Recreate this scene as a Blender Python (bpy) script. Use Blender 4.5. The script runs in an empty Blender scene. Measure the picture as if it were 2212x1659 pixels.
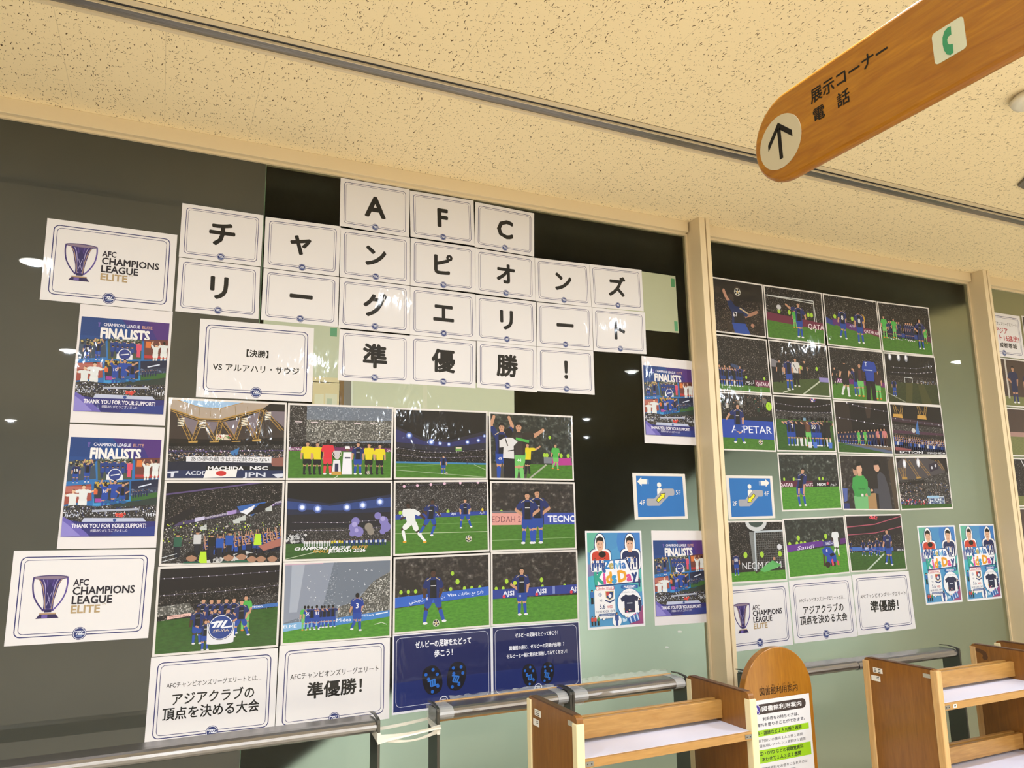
import bpy, bmesh, math, random
from mathutils import Vector, Matrix
S = bpy.context.scene
COL = S.collection
PI = math.pi
# ---------------------------------------------------------------- camera
cam_d = bpy.data.cameras.new('camera')
cam_d.sensor_fit = 'HORIZONTAL'
cam_d.sensor_width = 36.0
cam_d.lens = 36.0 * 1633.19 / 2212.0
cam_d.clip_start = 0.02
cam = bpy.data.objects.new('camera', cam_d)
COL.objects.link(cam)
_r = Vector((0.9085650637, -0.4174756749, -0.0149527856))
_u = Vector((-0.0589597081, -0.1635872972, 0.9847654284))
_f = Vector((0.4135616977, 0.8938418524, 0.1732439470))
cam.matrix_world = Matrix(((_r.x, _u.x, -_f.x, -0.0301911), (_r.y, _u.y, -_f.y, -3.0562306), (_r.z, _u.z, -_f.z, 1.5490459), (0, 0, 0, 1)))
S.camera = cam
# ---------------------------------------------------------------- world, exposure
w = bpy.data.worlds.new('world')
S.world = w
w.use_nodes = True
w.node_tree.nodes['Background'].inputs[0].default_value = (0.9, 0.8, 0.65, 1)
w.node_tree.nodes['Background'].inputs[1].default_value = 0.02
S.view_settings.view_transform = 'Standard'
S.view_settings.look = 'None'
S.view_settings.gamma = 1.0
S.view_settings.use_curve_mapping = False
S.view_settings.exposure = -0.14
S.cycles.use_denoising = True
S.cycles.max_bounces = 10
S.cycles.diffuse_bounces = 6
S.cycles.sample_clamp_indirect = 4.0
# ---------------------------------------------------------------- lamps
CEIL = 3.062
LAMPS = [(-0.78, -1.94), (1.366, -1.94), (3.2, -1.94), (5.25, -1.94), (7.35, -1.94),
         (-0.84, -4.5), (1.25, -4.3), (4.44, -3.57), (6.4, -4.4), (-2.6, -3.2),
         (-2.09, -10.0), (0.3, -7.2), (3.0, -7.0), (6.0, -7.2), (-2.2, -6.8), (1.2, -9.6), (4.4, -9.6), (7.4, -9.6)]  # several of these far lamps are added for floor bounce
def area(name, loc, size, power, col, rot=(0, 0, 0), spread=180):
    d = bpy.data.lights.new(name, 'AREA')
    d.shape = 'DISK'
    d.size = size
    d.energy = power
    d.color = col
    d.spread = math.radians(spread)
    o = bpy.data.objects.new(name, d)
    o.location = loc
    o.rotation_euler = rot
    COL.objects.link(o)
    return o
for x, y in LAMPS:
    area('downlight_lamp', (x, y, CEIL - 0.02), 0.07, 25 if y > -3 else 51, (0.80, 0.915, 1.03))
# added fill lights behind the glass, grading the hall wall from bright to dark
for x, z, pw in ((0.95, 0.45, 4.8), (2.1, 0.95, 7.2), (3.3, 1.0, 4.8), (4.4, 1.1, 6.6), (5.8, 1.7, 2.3)):
    area('hall_fill_light', (x, 0.40, z), 0.5, pw, (0.84, 1.0, 0.98), (math.radians(90), 0, 0))

# ================================================================ materials
def lin(c):
    return c / 12.92 if c <= 0.04045 else ((c + 0.055) / 1.055) ** 2.4
def rgb(h):
    h = h.lstrip('#')
    return tuple(lin(int(h[i:i + 2], 16) / 255) for i in (0, 2, 4)) + (1,)
class NT:
    def __init__(s, name):
        s.m = bpy.data.materials.new(name)
        s.m.use_nodes = True
        s.t = s.m.node_tree
        s.b = s.t.nodes['Principled BSDF']
        s.o = s.t.nodes['Material Output']
    def n(s, typ, **kw):
        nd = s.t.nodes.new(typ)
        for k, v in kw.items():
            if k.startswith('i_'):
                nd.inputs[k[2:].replace('_', ' ')].default_value = v
            else:
                setattr(nd, k, v)
        return nd
    def l(s, a, b):
        s.t.links.new(a, b)
    def pos(s, scale=(1, 1, 1), rot=(0, 0, 0)):
        g = s.n('ShaderNodeNewGeometry')
        mp = s.n('ShaderNodeMapping')
        mp.inputs['Scale'].default_value = scale
        mp.inputs['Rotation'].default_value = rot
        s.l(g.outputs['Position'], mp.inputs['Vector'])
        return mp.outputs[0]
    def noise(s, vec, scale, detail=2, rough=0.5, dist=0):
        nd = s.n('ShaderNodeTexNoise')
        nd.inputs['Scale'].default_value = scale
        nd.inputs['Detail'].default_value = detail
        nd.inputs['Roughness'].default_value = rough
        nd.inputs['Distortion'].default_value = dist
        s.l(vec, nd.inputs['Vector'])
        return nd
    def ramp(s, fac, stops, interp='LINEAR'):
        r = s.n('ShaderNodeValToRGB')
        r.color_ramp.interpolation = interp
        e = r.color_ramp.elements
        while len(e) < len(stops):
            e.new(0.5)
        for i, (p, c) in enumerate(stops):
            e[i].position = p
            e[i].color = rgb(c) if isinstance(c, str) else c
        s.l(fac, r.inputs[0])
        return r.outputs[0]
    def bump(s, h, strength, dist, inp='Normal'):
        b = s.n('ShaderNodeBump')
        b.inputs['Strength'].default_value = strength
        b.inputs['Distance'].default_value = dist
        s.l(h, b.inputs['Height'])
        s.l(b.outputs[0], s.b.inputs[inp])
    def mix(s, fac, a, b, mode='MIX'):
        nd = s.n('ShaderNodeMix', data_type='RGBA', blend_type=mode)
        for sock, v in ((nd.inputs[0], fac), (nd.inputs[6], a), (nd.inputs[7], b)):
            if isinstance(v, (int, float)):
                sock.default_value = v
            elif isinstance(v, (tuple, str)):
                sock.default_value = rgb(v) if isinstance(v, str) else v
            else:
                s.l(v, sock)
        return nd.outputs[2]
    def math(s, op, a, b=0.0):
        nd = s.n('ShaderNodeMath', operation=op)
        for sock, v in ((nd.inputs[0], a), (nd.inputs[1], b)):
            if isinstance(v, (int, float)):
                sock.default_value = v
            else:
                s.l(v, sock)
        return nd.outputs[0]
_M = {}
def pr(h):
    """ink on office paper: a little below the nominal screen colour"""
    c = rgb(h)
    return (c[0] * 0.78, c[1] * 0.79, c[2] * 0.86, 1)
def plain(name, hexc, rough=0.5, metal=0.0, coat=0.0, spec=0.5):
    if name in _M:
        return _M[name]
    t = NT(name)
    t.b.inputs['Base Color'].default_value = rgb(hexc)
    t.b.inputs['Roughness'].default_value = rough
    t.b.inputs['Metallic'].default_value = metal
    t.b.inputs['Coat Weight'].default_value = coat
    t.b.inputs['Coat Roughness'].default_value = 0.12
    t.b.inputs['Specular IOR Level'].default_value = spec
    v = t.pos()
    n = t.noise(v, 60, 3)
    t.l(t.mix(t.math('MULTIPLY', n.outputs[0], 0.12), rgb(hexc), tuple(c * 0.8 for c in rgb(hexc)[:3]) + (1,)), t.b.inputs['Base Color'])
    _M[name] = t.m
    return t.m
def laminate(t, coat):
    t.b.inputs['Roughness'].default_value = 0.55
    t.b.inputs['Specular IOR Level'].default_value = 0.3
    if coat:
        t.b.inputs['Coat Weight'].default_value = coat
        t.b.inputs['Coat Roughness'].default_value = 0.05
        v = t.pos((1, 1, 0.45))
        n = t.noise(v, 11, 3, 0.55, 0.4)
        t.bump(n.outputs[0], 0.5, 0.006, 'Coat Normal')
def ink(hexc, coat=0.4):
    k = 'print_' + hexc.lstrip('#').lower() + ('' if coat else '_matte')
    if k not in _M:
        t = NT(k)
        t.b.inputs['Base Color'].default_value = pr(hexc)
        laminate(t, coat)
        _M[k] = t.m
    return _M[k]
def crowd(name, base, stops, scale=260, dens=0.5, blur=0.0, coat=0.4):
    """printed picture of a stand full of people: mottled specks"""
    if name in _M:
        return _M[name]
    t = NT(name)
    v = t.pos()
    if blur:
        n1 = t.noise(v, scale * 0.35, 2, 0.55)
        n2 = t.noise(t.pos((1, 1, 1.6), (0.3, 0.2, 0.1)), scale * 0.16, 2, 0.6)
        c = t.ramp(n1.outputs[0], [(p, pr(h)) for p, h in stops])
        c = t.mix(t.ramp(n2.outputs[0], [(0.42, '#000000'), (0.62, '#ffffff')]), pr(base), c)
    else:
        vo = t.n('ShaderNodeTexVoronoi')
        vo.inputs['Scale'].default_value = scale
        t.l(v, vo.inputs['Vector'])
        sep = t.n('ShaderNodeSeparateColor')
        t.l(vo.outputs['Color'], sep.inputs[0])
        c = t.ramp(sep.outputs[0], [(p, pr(h)) for p, h in stops])
        n2 = t.noise(v, scale * 0.12, 2, 0.6)
        f = t.math('MULTIPLY', t.math('GREATER_THAN', sep.outputs[1], 1 - dens), t.math('LESS_THAN', vo.outputs['Distance'], 0.55))
        f = t.math('MULTIPLY', f, t.ramp(n2.outputs[0], [(0.3, '#555555'), (0.6, '#ffffff')]))
        c = t.mix(f, pr(base), c)
    t.l(c, t.b.inputs['Base Color'])
    laminate(t, coat)
    _M[name] = t.m
    return t.m
def turf(name, c1, c2, coat=0.4):
    if name in _M:
        return _M[name]
    t = NT(name)
    n = t.noise(t.pos((1, 1, 3)), 45, 3, 0.6)
    t.l(t.ramp(n.outputs[0], [(0.3, pr(c1)), (0.7, pr(c2))]), t.b.inputs['Base Color'])
    laminate(t, coat)
    _M[name] = t.m
    return t.m
def wood(name, c1, c2, axis='Z', rough=0.35, coat=0.4, scale=1.0):
    if name in _M:
        return _M[name]
    t = NT(name)
    sc = {'X': (2.5, 26, 26), 'Y': (26, 2.5, 26), 'Z': (26, 26, 2.5)}[axis]
    tc = t.n('ShaderNodeTexCoord')
    mp = t.n('ShaderNodeMapping')
    mp.inputs['Scale'].default_value = tuple(a * scale for a in sc)
    t.l(tc.outputs['Object'], mp.inputs['Vector'])
    n = t.noise(mp.outputs[0], 1.6, 5, 0.6, 1.2)
    n2 = t.noise(mp.outputs[0], 6.5, 2, 0.6, 0.3)
    c = t.ramp(n.outputs[0], [(0.3, c1), (0.68, c2)])
    c = t.mix(t.math('MULTIPLY', n2.outputs[0], 0.7), c, tuple(a * 0.6 for a in rgb(c1)[:3]) + (1,))
    t.l(c, t.b.inputs['Base Color'])
    t.b.inputs['Roughness'].default_value = rough
    t.b.inputs['Coat Weight'].default_value = coat
    t.b.inputs['Coat Roughness'].default_value = 0.18
    t.bump(n2.outputs[0], 0.08, 0.002)
    _M[name] = t.m
    return t.m
# acoustic ceiling board with dark worm-like fissures and faint joints
def ceiling_mat():
    t = NT('acoustic_ceiling_board')
    base = t.pos()
    dn = t.noise(base, 55, 2)
    vec = t.n('ShaderNodeVectorMath', operation='MULTIPLY_ADD')
    vec.inputs[1].default_value = (0.018, 0.018, 0)
    t.l(dn.outputs['Color'], vec.inputs[0])
    t.l(base, vec.inputs[2])
    tot = None
    for i, (ang, sx, sy, r, keep) in enumerate(((1.35, 32, 135, 0.21, 0.72), (1.95, 34, 150, 0.20, 0.76), (0.85, 40, 150, 0.20, 0.82), (1.6, 90, 170, 0.18, 0.75))):
        mp = t.n('ShaderNodeMapping')
        mp.inputs['Rotation'].default_value = (0, 0, ang)
        mp.inputs['Location'].default_value = (3.1 * i, 1.7 * i, 0)
        t.l(vec.outputs[0], mp.inputs['Vector'])
        mp2 = t.n('ShaderNodeMapping')
        mp2.inputs['Scale'].default_value = (sx, sy, 0)
        t.l(mp.outputs[0], mp2.inputs['Vector'])
        vo = t.n('ShaderNodeTexVoronoi', voronoi_dimensions='2D')
        vo.inputs['Scale'].default_value = 1.0
        t.l(mp2.outputs[0], vo.inputs['Vector'])
        sep = t.n('ShaderNodeSeparateColor')
        t.l(vo.outputs['Color'], sep.inputs[0])
        size = t.math('MULTIPLY', sep.outputs[1], r)
        f = t.math('MULTIPLY', t.math('LESS_THAN', vo.outputs['Distance'], size), t.math('GREATER_THAN', sep.outputs[0], keep))
        tot = f if tot is None else t.math('MAXIMUM', tot, f)
    c = t.mix(tot, '#f7e3ba', '#5d4b37')
    n = t.noise(base, 420, 2, 0.7)
    c = t.mix(t.math('MULTIPLY', n.outputs[0], 0.16), c, '#8f7b5c')
    # joints every 0.303 m across the wall direction
    sepx = t.n('ShaderNodeSeparateXYZ')
    t.l(base, sepx.inputs[0])
    fx = t.math('FRACT', t.math('DIVIDE', t.math('ADD', sepx.outputs[0], 10.15), 0.3045))
    j = t.math('MULTIPLY', t.math('LESS_THAN', fx, 0.006), 0.30)
    c = t.mix(j, c, '#8c7655')
    t.l(c, t.b.inputs['Base Color'])
    t.b.inputs['Roughness'].default_value = 0.9
    t.b.inputs['Specular IOR Level'].default_value = 0.1
    return t.m
M_CEIL = ceiling_mat()
M_FRAME = plain('cream_painted_metal', '#d9c6a4', 0.45)
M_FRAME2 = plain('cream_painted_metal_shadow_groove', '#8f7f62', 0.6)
M_STEEL = plain('dark_steel_plate', '#5d5b57', 0.32, 0.85)
M_DARK = plain('black_slot', '#15120f', 0.7)
def brushed(name, c, rough=0.26):
    t = NT(name)
    n = t.noise(t.pos((3, 200, 200)), 3, 2)
    t.l(t.ramp(n.outputs[0], [(0.2, c), (0.8, '#a9a7a7')]), t.b.inputs['Base Color'])
    t.b.inputs['Metallic'].default_value = 0.9
    t.b.inputs['Roughness'].default_value = rough
    return t.m
M_ALU = brushed('brushed_aluminium', '#8f8c8c')
M_TRACK = brushed('dull_aluminium_track', '#77736c', 0.4)
def frosted():
    t = NT('frosted_greenish_glass')
    tr = t.n('ShaderNodeBsdfRefraction')
    tr.inputs['Color'].default_value = (0.87, 0.88, 0.84, 1)
    tr.inputs['Roughness'].default_value = 0.30
    tr.inputs['IOR'].default_value = 1.3
    gl = t.n('ShaderNodeBsdfGlossy')
    gl.inputs['Roughness'].default_value = 0.015
    gl.inputs['Color'].default_value = (0.9, 0.95, 0.9, 1)
    fr = t.n('ShaderNodeFresnel')
    fr.inputs['IOR'].default_value = 1.24
    mx = t.n('ShaderNodeMixShader')
    t.l(fr.outputs[0], mx.inputs[0])
    t.l(tr.outputs[0], mx.inputs[1])
    t.l(gl.outputs[0], mx.inputs[2])
    t.l(mx.outputs[0], t.o.inputs['Surface'])
    return t.m
M_GLASS = frosted()
def filmed():
    t = NT('dark_olive_filmed_glass')
    n = t.noise(t.pos(), 3, 2)
    t.l(t.ramp(n.outputs[0], [(0.3, '#2a2c24'), (0.7, '#32332a')]), t.b.inputs['Base Color'])
    t.b.inputs['Roughness'].default_value = 0.6
    t.b.inputs['Coat Weight'].default_value = 1.0
    t.b.inputs['Coat Roughness'].default_value = 0.012
    t.b.inputs['Coat IOR'].default_value = 1.4
    return t.m
M_FILM = filmed()

# ================================================================ object helpers
def tag(o, label=None, cat=None, group=None, kind=None):
    if label: o['label'] = label
    if cat: o['category'] = cat
    if group: o['group'] = group
    if kind: o['kind'] = kind
    return o
def link(name, me, parent=None, loc=None):
    o = bpy.data.objects.new(name, me)
    COL.objects.link(o)
    if parent is not None:
        o.parent = parent
    if loc is not None:
        o.location = loc
    return o
def empty(name, loc, rz=0.0):
    o = bpy.data.objects.new(name, None)
    o.empty_display_size = 0.1
    o.location = loc
    o.rotation_euler = (0, 0, rz)
    COL.objects.link(o)
    return o
class MB:
    """collects boxes, prisms and tubes into one mesh"""
    def __init__(s):
        s.bm = bmesh.new()
        s.mats = []
    def mi(s, m):
        if m not in s.mats:
            s.mats.append(m)
        return s.mats.index(m)
    def faces(s, vs, fs, m):
        k = s.mi(m)
        bv = [s.bm.verts.new(v) for v in vs]
        for f in fs:
            try:
                fc = s.bm.faces.new([bv[i] for i in f])
                fc.material_index = k
            except ValueError:
                pass
        bmesh.ops.recalc_face_normals(s.bm, faces=list({f for v in bv for f in v.link_faces}))
        s.bm.normal_update()
        return bv
    def box(s, x0, x1, y0, y1, z0, z1, m, bev=0.0, seg=2):
        vs = [(x, y, z) for x in (x0, x1) for y in (y0, y1) for z in (z0, z1)]
        fs = [(0, 1, 3, 2), (4, 6, 7, 5), (0, 4, 5, 1), (2, 3, 7, 6), (0, 2, 6, 4), (1, 5, 7, 3)]
        bv = s.faces(vs, fs, m)
        if bev:
            ed = {e for v in bv for e in v.link_edges}
            r = bmesh.ops.bevel(s.bm, geom=list(ed), offset=bev, segments=seg, affect='EDGES', profile=0.5, material=-1)
        return s
    def prism(s, prof, axis, a, b, m, bev=0.0):
        """profile of 2-D points extruded along axis from a to b; X: (y,z)  Y: (x,z)  Z: (x,y)"""
        def P(p, t):
            return {'X': (t, p[0], p[1]), 'Y': (p[0], t, p[1]), 'Z': (p[0], p[1], t)}[axis]
        n = len(prof)
        vs = [P(p, a) for p in prof] + [P(p, b) for p in prof]
        fs = [tuple(range(n)), tuple(range(2 * n - 1, n - 1, -1))] + [(i, (i + 1) % n, n + (i + 1) % n, n + i) for i in range(n)]
        bv = s.faces(vs, fs, m)
        if bev:
            ends = [e for v in bv for e in v.link_edges if len(e.link_faces) == 2 and any(len(f.verts) == n and n > 4 for f in e.link_faces)]
            bmesh.ops.bevel(s.bm, geom=list(set(ends)), offset=bev, segments=2, affect='EDGES', profile=0.5, material=-1)
        return s
    def tube(s, pts, r, m, n=10):
        rings = []
        k = s.mi(m)
        for i, p in enumerate(pts):
            p = Vector(p)
            d = (Vector(pts[min(i + 1, len(pts) - 1)]) - Vector(pts[max(i - 1, 0)])).normalized()
            a = d.orthogonal().normalized()
            b = d.cross(a)
            rr = r[i] if isinstance(r, (list, tuple)) else r
            rings.append([s.bm.verts.new(p + (a * math.cos(t) + b * math.sin(t)) * rr) for t in [2 * PI * j / n for j in range(n)]])
        for i in range(len(rings) - 1):
            for j in range(n):
                f = s.bm.faces.new((rings[i][j], rings[i][(j + 1) % n], rings[i + 1][(j + 1) % n], rings[i + 1][j]))
                f.material_index = k
                f.smooth = True
        for rg in (rings[0][::-1], rings[-1]):
            s.bm.faces.new(rg).material_index = k
        return s
    def build(s, name, parent=None, smooth=False, loc=None):
        bmesh.ops.recalc_face_normals(s.bm, faces=s.bm.faces)
        me = bpy.data.meshes.new(name)
        s.bm.to_mesh(me)
        s.bm.free()
        for m in s.mats:
            me.materials.append(m)
        if smooth:
            me.shade_smooth()
        return link(name, me, parent, loc)
def structure(o):
    o['kind'] = 'structure'
    return o
def copy_tree(o, parent=None):
    c = o.copy()
    COL.objects.link(c)
    if parent is not None:
        c.parent = parent
        c.matrix_parent_inverse = o.matrix_parent_inverse.copy()
    for ch in o.children:
        copy_tree(ch, c)
    return c

# ================================================================ the setting
YS0, YS1 = -0.792, -0.671          # ceiling slot
XL, XR, YB, YH = -4.0, 9.0, -12.0, 1.15
M_FLOOR = plain('warm_floor_tile', '#eadfcb', 0.6)
M_WALL = plain('cream_wall_paint', '#cfc8bc', 0.8)
M_HALL = plain('sage_hall_paint', '#c8cec2', 0.85)
structure(MB().box(XL, XR, YB, YH, -0.1, 0, M_FLOOR).build('floor'))
structure(MB().box(XL, XR, YS1, YH, CEIL, CEIL + 0.1, M_CEIL).box(XL, XR, YB, YS0, CEIL, CEIL + 0.1, M_CEIL).build('ceiling'))
structure(MB().box(XL, XR, YB - 0.1, YB, 0, CEIL, M_WALL).build('wall_back'))
structure(MB().box(XL - 0.1, XL, YB, YH, 0, CEIL, M_WALL).build('wall_left'))
structure(MB().box(XR, XR + 0.1, YB, YH, 0, CEIL, M_WALL).build('wall_right'))
structure(MB().box(XL, XR, YH, YH + 0.1, 0, CEIL, M_HALL).build('wall_hall'))
# sloping underside of the escalator in the hall behind the frosted glass
structure(MB().box(XL, 4.9, 0.07, YH, 2.93, CEIL, plain('charcoal_ceiling_mask', '#191a15', 0.8)).build('trim_6'))  # added dark box, keeps the bright hall ceiling from showing through the glass
M_ESC = plain('charcoal_escalator_cladding', '#191a15', 0.8)
def esc_z(x):
    return 1.776 + 0.577 * (x - 2.72)
em = MB()
em.prism([(-0.2, 0.12), (4.75, 2.925), (-0.2, 2.925)], 'Y', 0.42, 1.0, M_ESC)
tag(em.build('escalator_underside'), 'dark sloping escalator underside seen blurred through the frosted glass', 'escalator')
# ceiling track: cream lips, two dark slots and an aluminium channel
tr = MB()
tr.box(XL, XR, YS0, -0.790, CEIL - 0.0005, CEIL + 0.05, M_DARK)
tr.box(XL, XR, -0.790, -0.766, CEIL - 0.004, CEIL + 0.05, M_FRAME)
tr.box(XL, XR, -0.766, -0.742, CEIL + 0.02, CEIL + 0.05, M_DARK)
tr.box(XL, XR, -0.7555, -0.7545, CEIL + 0.001, CEIL + 0.05, M_TRACK)
tr.box(XL, XR, -0.7485, -0.7475, CEIL + 0.001, CEIL + 0.05, M_TRACK)
tr.box(XL, XR, -0.742, -0.738, CEIL - 0.003, CEIL + 0.05, M_FRAME)
tr.box(XL, XR, -0.738, -0.686, CEIL + 0.004, CEIL + 0.05, M_TRACK)
tr.box(XL, XR, -0.686, YS1, CEIL - 0.003, CEIL + 0.05, M_FRAME)
structure(tr.build('trim_1'))
# header rail over the glass, with a thin glazing lip
h = MB()
for a, b in ((XL, 2.398), (2.484, 4.650), (4.735, XR)):
    h.box(a, b, -0.036, 0.03, 3.004, CEIL, M_FRAME, 0.0015)
    h.box(a, b, -0.012, 0.02, 2.994, 3.004, M_FRAME)
structure(h.build('trim_2'))
# two posts: side face, two front ribs and a dark groove between them
PILL = [(2.398, 2.411), (4.650, 4.660)]
for i, (xl, x0) in enumerate(PILL):
    p = MB()
    p.box(xl, xl + 0.012, -0.010, 0.02, 0, 3.004, M_FRAME)
    p.box(x0, x0 + 0.0355, -0.110, 0.03, 0, CEIL, M_FRAME, 0.0015)
    p.box(x0 + 0.0355, x0 + 0.043, -0.098, 0.03, 0, CEIL, M_FRAME2)
    p.box(x0 + 0.043, x0 + 0.0665, -0.110, 0.03, 0, CEIL, M_FRAME, 0.0015)
    p.box(x0 + 0.0665, x0 + 0.076, -0.010, 0.02, 0, 3.004, M_FRAME)
    structure(p.build('trim_%d' % (i + 3)))
# glass panes
PANES = [(XL, 0.2840, M_FILM), (0.2862, 2.399, M_GLASS), (2.484, 4.651, M_GLASS), (4.733, XR, M_GLASS)]
for i, (a, b, m) in enumerate(PANES):
    structure(MB().box(a, b, 0.0, 0.010, 0.0, 2.996, m).build('window_%d' % (i + 1)))
structure(MB().box(0.2842, 0.2860, -0.0006, 0.010, 0.0, 2.996, plain('green_glass_edge', '#5f8064', 0.3)).build('trim_5'))
# ================================================================ printed papers
Q = {'acl1':(-0.4625,2.6418,-0.0306,2.6409,-0.0307,2.3352,-0.4622,2.3361),
 'chi':(-0.0203,2.7735,0.2826,2.7715,0.28,2.5535,-0.0209,2.5547),
 'ri':(-0.0197,2.5520,0.2787,2.5499,0.2808,2.3360,-0.0209,2.3382),
 'ya':(0.2909,2.7669,0.5953,2.7718,0.5933,2.5508,0.2911,2.5513),
 'A':(0.59,2.9906,0.8948,2.9913,0.8961,2.7673,0.591,2.7738),
 'dash':(0.2924,2.5485,0.5948,2.5477,0.5939,2.3334,0.2899,2.3348),
 'n':(0.5955,2.7654,0.8999,2.7660,0.9018,2.5485,0.5976,2.5495),
 'gu':(0.599,2.5464,0.9019,2.5452,0.9031,2.3301,0.597,2.3305),
 'jun':(0.602,2.3248,0.9032,2.3235,0.905,2.1113,0.5995,2.1100),
 'F':(0.8961,2.9860,1.2016,2.9896,1.2059,2.7724,0.9026,2.7711),
 'C':(1.2103,2.9854,1.5139,2.9784,1.5091,2.7610,1.2058,2.7669),
 'pi':(0.9027,2.7651,1.2074,2.7635,1.2073,2.5502,0.9033,2.5474),
 'o':(1.2088,2.7608,1.5105,2.7563,1.5118,2.5444,1.2079,2.5477),
 'n2':(1.5119,2.7556,1.8096,2.7627,1.8144,2.5466,1.5132,2.5432),
 'zu':(1.8104,2.7628,2.1162,2.7720,2.1177,2.5557,1.8159,2.5461),
 'e':(0.9033,2.5441,1.2079,2.5421,1.2113,2.3272,0.9031,2.3280),
 'ri2':(1.2092,2.5409,1.5116,2.5394,1.5121,2.3264,1.2113,2.3286),
 'dash2':(1.5169,2.5380,1.8159,2.5461,1.8159,2.3298,1.5142,2.3266),
 'to':(1.8175,2.5449,2.1235,2.5503,2.1223,2.3356,1.8181,2.3272),
 'yu':(0.9032,2.3268,1.2093,2.3251,1.2062,2.1117,0.9038,2.1131),
 'sho':(1.2126,2.3273,1.5120,2.3251,1.5092,2.1101,1.2117,2.1147),
 'ex':(1.5142,2.3253,1.8158,2.3284,1.8154,2.1145,1.5110,2.1156),
 'fin1':(-0.3356,2.3333,-0.0289,2.3340,-0.0311,1.9004,-0.3361,1.9010),
 'fin2':(-0.3357,1.8954,-0.0302,1.8931,-0.0339,1.4598,-0.3423,1.4645),
 'acl2':(-0.4661,1.4619,-0.0345,1.4551,-0.0406,1.1498,-0.4683,1.1555),
 'vs':(0.0683,2.3179,0.4981,2.3196,0.4992,2.0149,0.0684,2.0130),
 'P11':(-0.024,2.0066,0.402,2.0075,0.4053,1.7039,-0.0202,1.7000),
 'P12':(0.4063,2.0068,0.8355,2.0106,0.8332,1.7075,0.4082,1.7032),
 'P21':(-0.0201,1.6984,0.4041,1.7010,0.4052,1.3859,-0.0215,1.3954),
 'P22':(0.4083,1.7010,0.8346,1.7036,0.8376,1.3912,0.4094,1.3935),
 'P31':(-0.0231,1.3927,0.405,1.3909,0.4027,1.0830,-0.0245,1.0841),
 'P32':(0.4101,1.3919,0.8365,1.3922,0.8372,1.0842,0.4111,1.0873),
 'T1':(-0.0269,1.0825,0.4028,1.0795,0.4006,0.7823,-0.0311,0.7871),
 'T2':(0.4076,1.0867,0.8319,1.0869,0.8327,0.7805,0.4024,0.7781),
 'P13':(0.8383,2.0082,1.2626,2.0114,1.2592,1.7107,0.8397,1.7089),
 'P14':(1.2682,2.0096,1.6906,2.0084,1.6900,1.7091,1.2697,1.7118),
 'P23':(0.8397,1.7040,1.2620,1.7095,1.2651,1.4051,0.8414,1.4004),
 'P24':(1.2707,1.7054,1.6924,1.7015,1.6933,1.4008,1.2700,1.4028),
 'P33':(0.843,1.3950,1.2674,1.3992,1.2680,1.0949,0.8432,1.0938),
 'P34':(1.2713,1.4014,1.6961,1.3987,1.6953,1.0910,1.2695,1.0961),
 'N1':(0.8432,1.0926,1.2705,1.0931,1.2720,0.7977,0.8437,0.791),
 'N2':(1.2714,1.0939,1.6952,1.0878,1.6994,0.8019,1.2720,0.7997),
 'fin3':(2.0918,2.3249,2.4011,2.3207,2.3975,1.8888,2.0876,1.8928),
 'esc1':(2.0083,1.7477,2.3171,1.7459,2.3212,1.5286,2.0115,1.5279),
 'esc2':(2.5705,1.7411,2.8801,1.7409,2.8802,1.5229,2.5730,1.5206),
 'kid1':(1.7392,1.4819,2.0448,1.4759,2.0446,1.0438,1.7383,1.0463),
 'fin4':(2.1019,1.4758,2.4115,1.4682,2.4062,1.0347,2.0989,1.0400),
 'Q11':(2.4822,2.7924,2.9122,2.7892,2.9099,2.4865,2.4799,2.4900),
 'Q12':(2.9178,2.7891,3.3528,2.7914,3.3473,2.4836,2.9180,2.4852),
 'Q13':(3.3587,2.7896,3.7956,2.7896,3.7979,2.4830,3.3620,2.4845),
 'Q14':(3.7998,2.7889,4.2546,2.7969,4.2512,2.4833,3.8072,2.4823),
 'Q21':(2.4818,2.4798,2.9118,2.4782,2.9174,2.1774,2.4874,2.1767),
 'Q22':(2.9215,2.4803,3.3539,2.4795,3.3524,2.1831,2.9244,2.1798),
 'Q23':(3.3643,2.4796,3.8044,2.4821,3.8021,2.1728,3.3639,2.1726),
 'Q24':(3.8101,2.4784,4.2612,2.4852,4.2656,2.1753,3.8073,2.1739),
 'Q31':(2.4896,2.1718,2.9196,2.1768,2.9199,1.8674,2.4899,1.8690),
 'Q32':(2.9238,2.1740,3.3546,2.1779,3.3577,1.8746,2.9276,1.8707),
 'Q33':(3.3662,2.1680,3.8031,2.1745,3.8083,1.8685,3.3701,1.8697),
 'Q34':(3.8151,2.1743,4.2679,2.1765,4.2688,1.8732,3.8172,1.8687),
 'Q42':(2.9260,1.8633,3.3600,1.8703,3.3638,1.5640,2.9292,1.5568),
 'Q43':(3.3721,1.8657,3.8093,1.8672,3.8136,1.5530,3.3695,1.5594),
 'Q44':(3.8174,1.8623,4.2693,1.8691,4.2699,1.5590,3.8244,1.5536),
 'Q51':(2.4998,1.5133,2.9298,1.5122,2.9285,1.2054,2.4985,1.2077),
 'Q52':(2.9292,1.5194,3.3720,1.5292,3.3816,1.2236,2.9433,1.2139),
 'Q53':(3.3746,1.5331,3.8214,1.5338,3.8239,1.2213,3.3855,1.2273),
 'R1':(2.5030,1.1921,2.9329,1.1991,2.9363,0.8889,2.5063,0.885),
 'R2':(2.9390,1.2035,3.3832,1.2089,3.3925,0.8947,2.9462,0.8935),
 'R3':(3.3907,1.2140,3.8336,1.2158,3.8451,0.9023,3.3951,0.8992),
 'kid2':(3.9421,1.4634,4.2675,1.4621,4.2614,1.0228,3.9490,1.0224),
 'kid3':(4.3068,1.4668,4.6261,1.4618,4.6198,1.0233,4.3062,1.0215)}
_T = {}
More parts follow.
